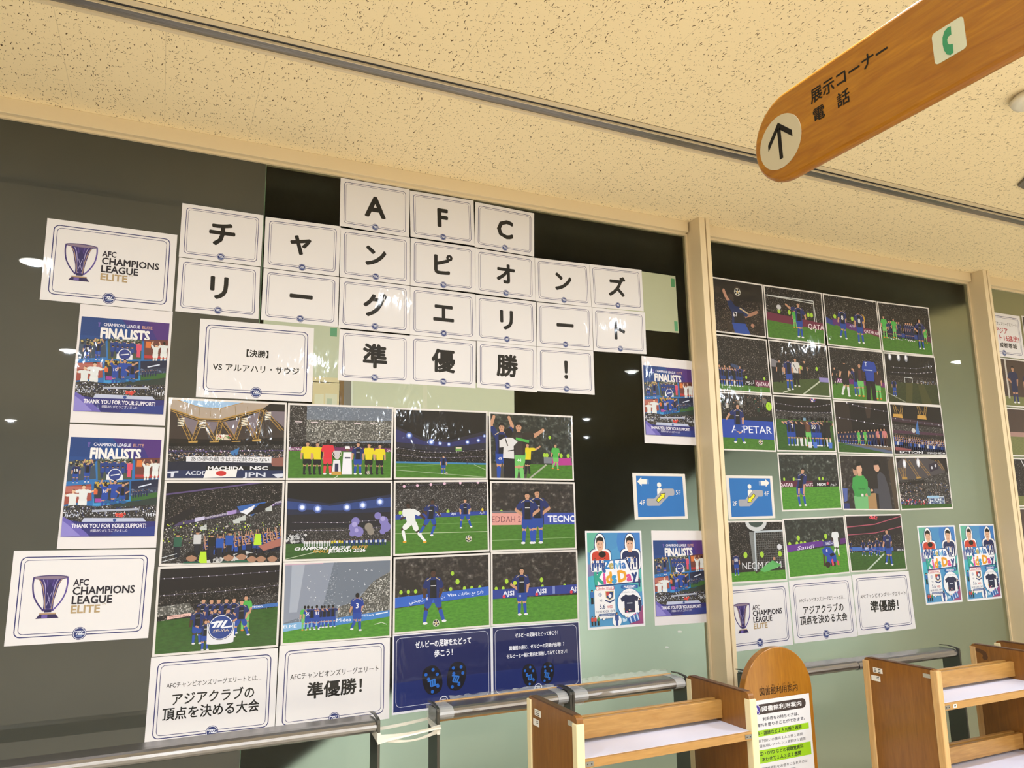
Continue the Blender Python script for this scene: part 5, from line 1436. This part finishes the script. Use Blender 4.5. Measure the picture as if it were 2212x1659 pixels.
# ---------------------------------------------------------------- sheets stuck to the glass behind the others
def sheet(key, name, q, label, cat, paper, extra=None, y=-0.0004):
    P = Print(name, q, label, cat, None, paper, y=y, coat=1.0)
    P.STEP = 3e-6
    if extra:
        extra(P)
    o = P.done()
    return o
def tape_r(P):
    P.rect(.93, .05, .985, .20, '#3f8a54'); P.rect(.94, .80, .99, .97, '#4a9a68')
sheet('a', 'blank_sheet', (1.90, 2.765, 2.325, 2.765, 2.328, 2.462, 1.903, 2.456), 'pale green blank sheet with green tape behind the end of the headline', 'paper', '#b3b896', tape_r)
def tape_t(P):
    P.rect(.865, .05, .955, .20, '#4f9268')
    P.rect(0, .92, 1, 1, '#c6bd92')
sheet('b', 'blank_sheet', (.30, 2.34, .605, 2.34, .606, 2.10, .30, 2.098), 'pale green blank sheet with green tape left of the kanji jun card', 'paper', '#b2bb9f', tape_t)
sheet('c', 'cream_sheet', (.50, 2.0965, .607, 2.0975, .607, 1.99, .50, 1.99), 'cream sheet with two faint pictures under the green taped sheet', 'paper', '#c2b98e', lambda P: (P.rect(.08, .45, .42, .98, '#c3c6a8'), P.rect(.48, .42, .92, .98, '#c0c4a8'), P.rect(.54, .60, .74, .95, '#9fae94')))
def wb(P):
    P.rect(0, 0, .02, 1, '#6a4f22'); P.rect(.02, 0, .058, 1, '#66665e'); P.rect(.058, 0, .068, 1, '#c4ccb8'); P.rect(.45, 0, .475, 1, '#bcc0a4')
sheet('d', 'pale_panel', (.609, 2.135, 1.394, 2.135, 1.393, 1.99, .612, 1.99), 'pale panel with dark left edge showing between headline and photo prints', 'panel', '#b4bc9e', wb)
# ================================================================ furniture and fittings
def slab(name, m, pts, x0, x1, parent, off, m_list=None):
    """outline of (y, z) points extruded along x between x0 and x1, placed relative to its parent"""
    mb = MB()
    mb.prism([(a - off[1], b - off[2]) for a, b in pts], 'X', x0 - off[0], x1 - off[0], m)
    return mb.build(name, parent)
def lettering(name, text, org, xd, yd, size, m, parent, off, b=0.012, wid=None, al='l'):
    """text laid on a face: org = start of the middle line, xd = reading direction, yd = up"""
    vs, ps, x0, x1 = glyphs(text, b)
    xd, yd, org = Vector(xd), Vector(yd), Vector(org) - Vector(off)
    sx = wid / (x1 - x0) if wid else size
    nd, n0 = xd.cross(yd), len(_T[(text, 0)][0])
    o0 = {'l': x0, 'c': (x0 + x1) / 2}[al]
    me = bpy.data.meshes.new(name)
    me.from_pydata([tuple(org + xd * ((x - o0) * sx) + yd * ((y - 0.36) * size) + nd * (4e-6 * (i // n0))) for i, (x, y) in enumerate(vs)], [], ps)
    me.materials.append(m)
    me.update()
    return link(name, me, parent)
W_SIGN = wood('varnished_sign_wood', '#985a08', '#ba7c10', 'Y', 0.3, 0.35)
W_STAND = wood('varnished_stand_wood', '#99600f', '#b0761c', 'Z', 0.3, 0.7)
W_PANEL = wood('brown_cart_panel_wood', '#84521a', '#9a6526', 'Z', 0.4, 0.35)
W_EDGE = wood('dark_worn_edge_wood', '#4f2f18', '#6b4425', 'Y', 0.5, 0.2)
W_PLANK = wood('golden_plank_wood', '#b07f3e', '#cc9d58', 'X', 0.4, 0.3)
W_PALE = wood('pale_strip_wood', '#d0a062', '#dcb077', 'X', 0.5, 0.1)
M_GUARD = plain('cream_plastic_guard', '#e9d9ad', 0.4)
W_GUARD = wood('pale_guard_wood', '#d3a264', '#e2bd86', 'Z', 0.4, 0.2)
M_LINER = plain('white_shelf_liner', '#d9d9ee', 0.45)
M_BRKT = plain('grey_bracket_metal', '#8c8a84', 0.4, 0.6)
M_STICK = plain('white_sticker', '#e6e2da', 0.6)
M_GREYST = plain('grey_sticker', '#a9a596', 0.5)
M_RUBBER = plain('black_rubber', '#1b1a19', 0.6)
M_BLACK = ink('#0a0705', 0)
# ---------------------------------------------------------------- hanging sign
SX = 1.35
zc, ye, rd = 2.489, -1.746, 0.117
out = [(ye + rd * math.sin(t), zc + rd * math.cos(t)) for t in [PI * i / 24 for i in range(25)]]
y2 = -3.35
out += [(y2 - rd * math.sin(t), zc - rd * math.cos(t)) for t in [PI * i / 24 for i in range(25)]]
OFF = (SX + .016, -2.55, zc)
sign = empty('hanging_sign', OFF)
tag(sign, 'long wooden direction sign with rounded end and arrow, hanging from the ceiling', 'sign')
mb = MB()
mb.prism([(a - OFF[1], b - OFF[2]) for a, b in out], 'X', SX - OFF[0], SX + .026 - OFF[0], W_SIGN)
bmesh.ops.bevel(mb.bm, geom=[e for e in mb.bm.edges if any(len(f.verts) > 8 for f in e.link_faces)], offset=.0105, segments=4, affect='EDGES', profile=0.5, material=-1)
mb.build('board', sign)
M_DISC = plain('sign_grey_disc', '#bfb498', 0.35, coat=.5)
slab('arrow_disc', M_DISC, [(-1.722 + .0705 * math.cos(t), 2.479 + .0705 * math.sin(t)) for t in [2 * PI * i / 40 for i in range(40)]], SX - .0012, SX, sign, OFF)
a = MB()
X0, X1 = SX - .0020 - OFF[0], SX - .0012 - OFF[0]
for pts in ([(-1.7206, 2.5325), (-1.7638, 2.4911), (-1.7638, 2.4739), (-1.7206, 2.5150)], [(-1.7206, 2.5325), (-1.7206, 2.5150), (-1.6815, 2.4709), (-1.6815, 2.4873)], [(-1.7155, 2.515), (-1.7270, 2.515), (-1.7285, 2.433), (-1.7175, 2.4323)]):
    a.prism([(p - OFF[1], q - OFF[2]) for p, q in pts], 'X', X0, X1, M_BLACK)
a.build('arrow', sign)
lettering('lettering', '展示コーナー', (SX - .0008, -1.829, 2.542), (0, -1, 0), (0, 0, 1), .040, M_BLACK, sign, OFF, .02, .218)
for t, yy in (('電', -1.832), ('話', -1.9035)):
    lettering('lettering', t, (SX - .0008, yy, 2.491), (0, -1, 0), (0, 0, 1), .038, M_BLACK, sign, OFF, .02)
ph = MB()
r0 = .008
rp = []
for cy, cz, a0 in ((-2.1475 - r0, 2.509 - r0, 0), (-2.215 + r0, 2.509 - r0, 90), (-2.215 + r0, 2.4395 + r0, 180), (-2.1475 - r0, 2.4395 + r0, 270)):
    rp += [(cy + r0 * math.cos(math.radians(a0 + 22.5 * i)), cz + r0 * math.sin(math.radians(a0 + 22.5 * i))) for i in range(5)]
plate = slab('phone_plate', plain('phone_plate_white', '#c9ccb4', 0.25, coat=.6), rp, SX - .0012, SX, sign, OFF)
hs = [(-2.1835, 2.5030), (-2.1890, 2.5010), (-2.1880, 2.4840), (-2.1820, 2.4835), (-2.1785, 2.4790), (-2.1785, 2.4700), (-2.1825, 2.4650), (-2.1885, 2.4625), (-2.1875, 2.4445), (-2.1815, 2.4430), (-2.1745, 2.4480), (-2.1700, 2.4600), (-2.1685, 2.4740), (-2.1700, 2.4880), (-2.1755, 2.4990)]
slab('handset_mark', plain('phone_green', '#1f8a5c', 0.35, coat=.5), hs, SX - .0020, SX - .0012, sign, OFF)
for yy in (-2.35, -2.95):
    MB().tube([(0.0, yy - OFF[1], 2.6 - OFF[2]), (0.0, yy - OFF[1], CEIL - OFF[2])], .005, M_STEEL).build('hanging_rod', sign)
# ---------------------------------------------------------------- guide board on a stand
YF = -0.53
gx, gr, gz = 2.326, 0.182, 0.8195
stand = empty('guide_board', (gx, YF + .016, 0))
tag(stand, 'round-topped wooden guide board with a white and green notice, between the two carts', 'board')
GO = (gx, YF + .016, 0)
pts = [(gr * math.cos(t), gz + gr * math.sin(t)) for t in [PI * i / 32 for i in range(33)]] + [(-gr, .03), (gr, .03)]
mb = MB()
mb.prism(pts, 'Y', -.016, .016, W_STAND)
bmesh.ops.bevel(mb.bm, geom=[e for e in mb.bm.edges if any(len(f.verts) > 8 for f in e.link_faces)], offset=.003, segments=2, affect='EDGES', profile=0.5, material=-1)
mb.build('board', stand)
for sx in (-.14, .14):
    MB().box(sx - .02, sx + .02, -.15, .15, 0, .03, W_STAND, .006).build('foot', stand)
lettering('lettering', '図書館利用案内', (gx, YF - .0006, .8335), (1, 0, 0), (0, 0, 1), .0315, M_BLACK, stand, GO, .004, .204, 'c')
for i, (t, x) in enumerate((('と', -.088), ('しょ', -.059), ('かん', -.029), ('り', .0), ('よう', .029), ('あん', .058), ('ない', .088))):
    lettering('ruby_lettering', t, (gx + x, YF - .0006, .8545), (1, 0, 0), (0, 0, 1), .0085, M_BLACK, stand, GO, 0, None, 'c')
P = Print('notice_sheet', (2.1645, .8035, 2.4875, .8035, 2.4875, .343, 2.1645, .343), None, None, None, '#f0efee', y=YF - .0006, coat=.3)
P.rrect(.02, .034, .935, .118, .09, '#453b38')
P.ell(.115, .076, .062, '#f0eef4', n=20); P.ell(.115, .076, .055, '#4a3a9c', n=20); P.ell(.105, .070, .024, '#f0eef4', n=16); P.ell(.105, .070, .014, '#4a3a9c', n=12); P.line([(.122, .080), (.142, .093)], .014, '#f0eef4')
for t, u, v, e, w_, c, al in (('図書館利用案内', .53, .076, .046, .66, '#f4f2f0', 'c'), ('利用券をお持ちの方は、', .50, .160, .032, .60, '#2c2c3e', 'c'), ('資料を借りることができます。', .50, .206, .032, .80, '#2c2c3e', 'c')):
    P.text(t, u, v, e, c, al, .022, w_)
P.rect(.03, .247, .955, .298, '#a2d61e'); P.text('本・雑誌など１人10冊２週間', .46, .272, .036, '#1d2a22', b=.026, w=.74)
P.text('※新刊扱いの雑誌１人１冊１週間', .46, .334, .027, '#34343e', b=.01, w=.76); P.text('貸出用レファレンス資料は１週間', .50, .376, .027, '#34343e', b=.01, w=.76)
P.rect(.03, .408, .965, .516, '#a2d61e'); P.text('CD・DVD などの視聴覚資料', .47, .437, .036, '#1d2a22', b=.026, w=.74); P.text('あわせて１人３点１週間', .47, .487, .036, '#1d2a22', b=.026, w=.64)
P.text('※視聴覚資料をお借りになれるのは', .49, .562, .028, '#34343e', b=.01, w=.80); P.text('町田市の方です', .5, .606, .028, '#34343e', b=.01, w=.38)
o = P.done()
o.parent = stand
o.location = (o.location.x - GO[0], o.location.y - GO[1], o.location.z)
for k in ('label', 'category', 'group'):
    if k in o: del o[k]
# ---------------------------------------------------------------- book carts
def cart(x0, L, y0, y1, label, guard_m, front_drop, edge_m, patch=False):
    """x0: outer face of the near side panel, L: length, y0: back, y1: front (nearer the viewer)"""
    ym, T, H = (y0 + y1) / 2, .022, .95
    C = empty('book_cart', (x0 + L / 2, ym, 0))
    tag(C, label, 'book cart', 'wooden book carts in front of the glass')
    O = (x0 + L / 2, ym, 0)
    def B():
        return MB()
    def bx(mb, a, b, c, d, e, f, m, bev=0.0):
        return mb.box(a - O[0], b - O[0], c - O[1], d - O[1], e, f, m, bev)
    for k, xa in enumerate((x0, x0 + L - T)):
        prof = []
        rc = .018
        for cy, cz, a0 in ((y0 - rc, H - rc, 0), (y1 + rc, H - rc, 90)):
            prof += [(cy + rc * math.cos(math.radians(a0 + 22.5 * i)) - O[1], cz + rc * math.sin(math.radians(a0 + 22.5 * i))) for i in range(5)]
        prof += [(y1 - O[1], .09), (y0 - O[1], .09)]
        mb = B()
        mb.prism(prof, 'X', xa - O[0], xa + T - O[0], W_PANEL)
        p = mb.build('side_panel', C)
        mb = B()       # worn dark top edge band
        bx(mb, xa - .0004, xa + T + .0004, y1 + .02, y0 - .02, H - .004, H + .0008, edge_m)
        mb.build('edge_band', p)
        for yy, zt in ((y0, H - .012), (y1, H - front_drop)):
            s = 1 if yy == y0 else -1
            ya, yb = sorted((yy - s * .024, yy + s * .006))
            gx0, gx1 = (xa - .005, xa + T + .001) if k == 0 else (xa - .001, xa + T + .005)
            mb = B()
            bx(mb, gx0, gx1, ya, yb, .12, zt, guard_m, .003)
            mb.build('edge_guard', p)
        if k == 0:
            for (a, b, c, d, m) in ((-.682, -.637, .894, .914, M_STICK), (-.668, -.625, .861, .882, M_STICK), (-.902, -.868, .9145, .9295, M_GREYST)):
                dy = y1 + .925
                mb = B()
                bx(mb, xa - .0008, xa, a + dy, b + dy, c, d, m)
                if m is M_STICK:
                    n = 3 if c > .89 else 2
                    for r in range(n):
                        zz = d - .005 - r * .0055
                        for q in ((.006, .016), (.024, .036)) if n == 3 else ((.026, .038),):
                            bx(mb, xa - .0012, xa - .0008, b + dy - q[1], b + dy - q[0], zz - .0013, zz + .0010, M_BLACK)
                mb.build('sticker', p)
            if patch:
                pass
    for lv, zs in enumerate((.826, .536, .25)):
        mb = B()
        bx(mb, x0 + T, x0 + L - T, y1 - .004, y0 + .004, zs - .026, zs - .001, W_PLANK, .002)
        sh = mb.build('shelf', C)
        mb = B()
        bx(mb, x0 + T + .001, x0 + L - T - .001, y1 + .008, y0 - .008, zs - .001, zs + .0005, M_LINER)
        mb.build('shelf_liner', sh)
        for xa in (x0 + T + .001, x0 + L - T - .030):
            mb = B()
            bx(mb, xa, xa + .028, y1 - .006, y1 - .004, zs - .021, zs - .007, M_BRKT, .0008)
            for q in (.007, .021):
                bx(mb, xa + q - .0018, xa + q + .0018, y1 - .0066, y1 - .006, zs - .0158, zs - .0122, M_DARK)
            mb.build('bracket', sh)
        for s in (-1, 1):
            mb = B()
            bx(mb, x0 + T, x0 + L - T, ym + s * .017 - .009, ym + s * .017 + .009, zs + .012, zs + .073, W_PLANK, .002)
            mb.build('book_stop', C)
    for xa in (x0 + .05, x0 + L - .05):
        for ya in (y0 - .05, y1 + .05):
            mb = B()
            mb.tube([(xa - .012 - O[0], ya - O[1], .04), (xa + .012 - O[0], ya - O[1], .04)], .04, M_RUBBER, 18)
            bx(mb, xa - .018, xa + .018, ya - .018, ya + .018, .065, .095, M_STEEL)
            mb.build('caster', C)
    mb = B()
    bx(mb, x0 + .01, x0 + L - .01, y1 + .02, y0 - .02, .085, .11, W_PANEL)
    mb.build('base', C)
    return C
cart(1.155, .690, -.590, -.925, 'brown wooden book cart with cream plastic edge guards, left of the guide board', M_GUARD, .022, W_EDGE)
c2 = cart(2.695, .702, -.645, -.975, 'brown wooden book cart with pale wood edge guards, right of the guide board', W_GUARD, .004, W_EDGE)
cart(3.548, .690, -.648, -.978, 'wooden book cart mostly cut off at the right edge, behind the other cart', M_GUARD, .004, W_EDGE)
# price-like tag on the shelf edge of the right cart, and the torn patch inside its far panel
sh = [c for c in c2.children if c.name.startswith('shelf')][0]
OX, OY = 2.695 + .351, -.81
MB().box(2.764 - OX, 2.783 - OX, -.9812 - OY, -.9795 - OY, .8065, .8195, M_STICK).box(2.769 - OX, 2.778 - OX, -.9816 - OY, -.9812 - OY, .812, .8155, M_BLACK).build('shelf_tag', sh)
pan = [c for c in c2.children if c.name.startswith('side_panel')][1]
tp = [(-.662, .932), (-.69, .930), (-.715, .922), (-.722, .900), (-.718, .888), (-.706, .884), (-.695, .892), (-.700, .905), (-.690, .912), (-.664, .920)]
mb = MB()
mb.prism([(a - OY, b) for a, b in tp], 'X', 3.3746 - OX, 3.3752 - OX, plain('torn_veneer', '#5a3816', .7))
mb.build('torn_patch', pan)
# ---------------------------------------------------------------- handrails
def rail_profile(zt):
    p = [(-.200, zt), (-.262, zt)]
    for i in range(1, 8):
        t = math.radians(90 + 22.5 * i)
        p.append((-.268 + .032 * math.cos(t), zt - .022 + .022 * math.sin(t)))
    return p + [(-.262, zt - .044), (-.200, zt - .044)]
def handrail(x0, x1, zt, label, posts, strip=None, wide=.012):
    C = empty('handrail', ((x0 + x1) / 2, -.25, 0))
    tag(C, label, 'handrail', 'aluminium handrails in front of the glass')
    O = ((x0 + x1) / 2, -.25)
    mb = MB()
    mb.prism([(a - O[1], b) for a, b in rail_profile(zt)], 'X', x0 - O[0], x1 - O[0], M_ALU)
    mb.build('rail', C)
    for xp in posts:
        mb = MB()
        mb.box(xp - O[0], xp + .010 - O[0], -.306 - O[1], -.206 - O[1], 0, zt - .006, M_STEEL, .001)
        mb.prism([(-.306 - O[1], zt - .008), (-.304 - O[1], zt + .002), (-.285 - O[1], zt + .008), (-.24 - O[1], zt + .013), (-.196 - O[1], zt + .010), (-.196 - O[1], zt + .006), (-.24 - O[1], zt + .009), (-.285 - O[1], zt + .003), (-.292 - O[1], zt - .008)], 'X', xp - O[0], xp + .010 - O[0], M_STEEL)
        mb.build('post', C)
    if strip:
        MB().box(strip[0] - O[0], strip[1] - O[0], -.2 - O[1], -.190 - O[1], zt - .07, zt + .003, W_PALE).build('wood_strip', C)
    return C
handrail(-2.2, .705, .853, 'long aluminium handrail along the left pane under the white notices', (-2.2, .7052))
handrail(.935, 1.472, .8665, 'short taped aluminium handrail under the navy notices', (.9245, 1.4722), (.955, 1.47))
handrail(1.4940, 2.035, .8665, 'aluminium handrail running behind the left book cart', (1.4836, 2.0352), (1.50, 2.03))
handrail(2.40, 3.050, .845, 'aluminium handrail behind the guide board', (2.3895,))
handrail(3.056, 3.762, .842, 'aluminium handrail behind the right book cart', (3.7622,))
# ---------------------------------------------------------------- clear tape, tie and film
def filmy(name, col, alpha, rough=.25):
    t = NT(name)
    t.b.inputs['Base Color'].default_value = rgb(col)
    t.b.inputs['Roughness'].default_value = rough
    t.b.inputs['Alpha'].default_value = alpha
    return t.m
M_TAPE = filmy('clear_packing_tape', '#d9dadd', .45, .18)
M_TIE = filmy('white_plastic_strip', '#e9e4da', .92, .35)
M_WRAP = filmy('crumpled_clear_film', '#d8dcd8', .30, .12)
def tape(x0, x1, zt, label, drop=0.0):
    mb = MB()
    g = .0012
    pr = [(-.199, zt + g), (-.262, zt + g)]
    for i in range(1, 8):
        t = math.radians(90 + 22.5 * i)
        pr.append((-.268 + (.032 + g) * math.cos(t), zt - .022 + (.022 + g) * math.sin(t)))
    pr.append((-.262, zt - .044 - g)); pr.append((-.215, zt - .046 - g))
    n = len(pr)
    vs = [(x, a, b) for x in (x0, x1) for a, b in pr]
    if drop:
        vs += [(x0 + .012, -.262, zt - .044 - drop), (x1 - .002, -.262, zt - .044 - drop * .8)]
    fs = [(i, i + 1, n + i + 1, n + i) for i in range(n - 1)]
    if drop:
        fs.append((n - 2, 2 * n - 2, 2 * n + 1, 2 * n))
    mb.faces(vs, fs, M_TAPE)
    tag(mb.build('clear_tape'), label, 'tape', 'clear tape on the handrails')
tape(.9355, .992, .8665, 'clear tape wrapped round the left end of the short taped handrail')
tape(1.425, 1.470, .8665, 'clear tape wrapped on the rail just left of the rail joint behind the left cart', .016)
tape(1.497, 1.560, .8665, 'clear tape wrapped on the rail just right of the rail joint behind the left cart', .018)
tape(1.985, 2.032, .8665, 'clear tape at the rail end beside the far panel of the left cart')
def ribbon(mb, pts, wds, m, tw=0.0):
    vs = []
    for i, (p, wd) in enumerate(zip(pts, wds)):
        t = tw * i / (len(pts) - 1)
        vs.append((p[0], p[1] - wd * math.sin(t), p[2] + wd * math.cos(t)))
        vs.append((p[0], p[1] + wd * math.sin(t), p[2] - wd * math.cos(t)))
    mb.faces(vs, [(2 * i, 2 * i + 1, 2 * i + 3, 2 * i + 2) for i in range(len(pts) - 1)], m)
mb = MB()
def path(a, b, sag, n=14):
    return [(a[0] + (b[0] - a[0]) * i / n, a[1] + (b[1] - a[1]) * i / n, a[2] + (b[2] - a[2]) * i / n - sag * math.sin(PI * i / n)) for i in range(n + 1)]
w15 = [.012 - .0085 * math.sin(PI * i / 14) for i in range(15)]
ribbon(mb, path((.706, -.308, .799), (.936, -.308, .807), .004), [.010 - .005 * (i / 14) * (1 - i / 14) * 4 + .003 * (i / 14) for i in range(15)], M_TIE, .9)
ribbon(mb, path((.706, -.3075, .790), (.936, -.3075, .809), .006), [.014 - .011 * math.sin(PI * i / 14) ** .7 for i in range(15)], M_TIE, -1.2)
ribbon(mb, path((.715, -.30, .795), (.936, -.3085, .797), .022), w15, M_TIE, .5)
ribbon(mb, path((.715, -.205, .80), (.925, -.205, .815), .002), [.006] * 15, M_TIE, .4)
for xp in (.7045, .9235):
    mb.faces([(xp, -.3085, .782), (xp + .012, -.3085, .782), (xp + .012, -.3085, .815), (xp, -.3085, .815), (xp, -.204, .80), (xp, -.204, .82)], [(0, 1, 2, 3), (0, 3, 5, 4)], M_TIE)
tag(mb.build('plastic_tie'), 'twisted white plastic tie joining two handrail posts', 'tie')
rn = random.Random(5)
def film(name, x0, x1, zb, ht, y, label, n=40):
    mb = MB()
    vs = []
    for i in range(n + 1):
        x = x0 + (x1 - x0) * i / n
        vs += [(x, y + rn.uniform(-.004, .004), zb), (x + rn.uniform(-.003, .003), y + .012 + rn.uniform(-.008, .008), zb + ht * .5), (x, y + .016 + rn.uniform(-.012, .008), zb + ht * rn.uniform(.75, 1.1))]
    fs = []
    for i in range(n):
        for k in (0, 1):
            fs.append((3 * i + k, 3 * i + 3 + k, 3 * i + 4 + k, 3 * i + 1 + k))
    mb.faces(vs, fs, M_WRAP)
    tag(mb.build('plastic_film'), label, 'plastic film')
film('plastic_film', 1.02, 1.47, .866, .012, -.188, 'crumpled clear film along the rail under the navy notices')
film('plastic_film', 1.60, 2.03, .866, .022, -.188, 'crumpled clear film along the rail behind the left book cart')
mb = MB()
vs = [(.921 + rn.uniform(-.004, .003), -.30 + .1 * (i % 3) / 2 + rn.uniform(-.006, .006), .87 - .012 * (i // 3) + rn.uniform(-.004, .004)) for i in range(18)]
mb.faces(vs, [(3 * i + k, 3 * i + k + 1, 3 * i + k + 4, 3 * i + k + 3) for i in range(5) for k in (0, 1)], M_WRAP)
tag(mb.build('plastic_film'), 'crumpled clear film hanging on the left post of the taped handrail', 'plastic film')
# ---------------------------------------------------------------- ceiling fittings
det = empty('smoke_detector', (2.815, -1.53, CEIL))
tag(det, 'round white detector on the ceiling at the right picture edge', 'smoke detector')
MB().tube([(0, 0, -.002), (0, 0, -.018)], .058, plain('detector_white', '#e4dccb', .4), 32).build('base', det)
MB().tube([(0, 0, -.018), (0, 0, -.032), (0, 0, -.040), (0, 0, -.044)], [.072, .066, .05, .02], plain('detector_white', '#e4dccb', .4), 32).build('cover', det)
A0 = Vector((3.5577, -1.017, 0))
q = [A0, A0 + Vector((.394, .066, 0)), A0 + Vector((.154, -.254, 0)), A0 + Vector((-.24, -.32, 0))]
mb = MB()
mb.prism([(p.x, p.y) for p in q], 'Z', CEIL - .012, CEIL, plain('grey_ceiling_plate', '#6f675c', .6))
tag(mb.build('ceiling_plate'), 'dark grey plate on the ceiling at the right edge, below the round detector', 'ceiling plate')
M_LENS = NT('downlight_lens')
M_LENS.b.inputs['Base Color'].default_value = (.9, .9, .9, 1)
M_LENS.b.inputs['Emission Color'].default_value = (1, .95, .86, 1)
M_LENS.b.inputs['Emission Strength'].default_value = 60
M_LENS = M_LENS.m
first = None
for x, y in LAMPS:
    if first is None:
        first = empty('ceiling_downlight', (x, y, CEIL))
        tag(first, 'round recessed ceiling downlight, reflected in the glass or added unseen for floor bounce', 'ceiling light', 'recessed ceiling downlights')
        MB().tube([(0, 0, -.001), (0, 0, -.006)], .088, plain('downlight_rim', '#e6e0d2', .4), 32).build('rim', first)
        MB().tube([(0, 0, -.006), (0, 0, -.009)], .074, M_LENS, 32).build('lens', first)
    else:
        c = copy_tree(first)
        c.location = (x, y, CEIL)
bpy.context.view_layer.update()

# two small scraps of old tape left on the glass
for (x, z, wd, lab) in ((2.238, 1.003, .024, 'small white scrap of old tape on the glass under the collage poster'), (2.16, .938, .018, 'faint scrap of old tape on the glass, above the left cart')):
    P = Print('tape_scrap', (x - wd / 2, z + .006, x + wd / 2, z + .003, x + wd / 2, z - .004, x - wd / 2, z - .002), lab, 'tape', None, '#d9dcd0')
    P.done()
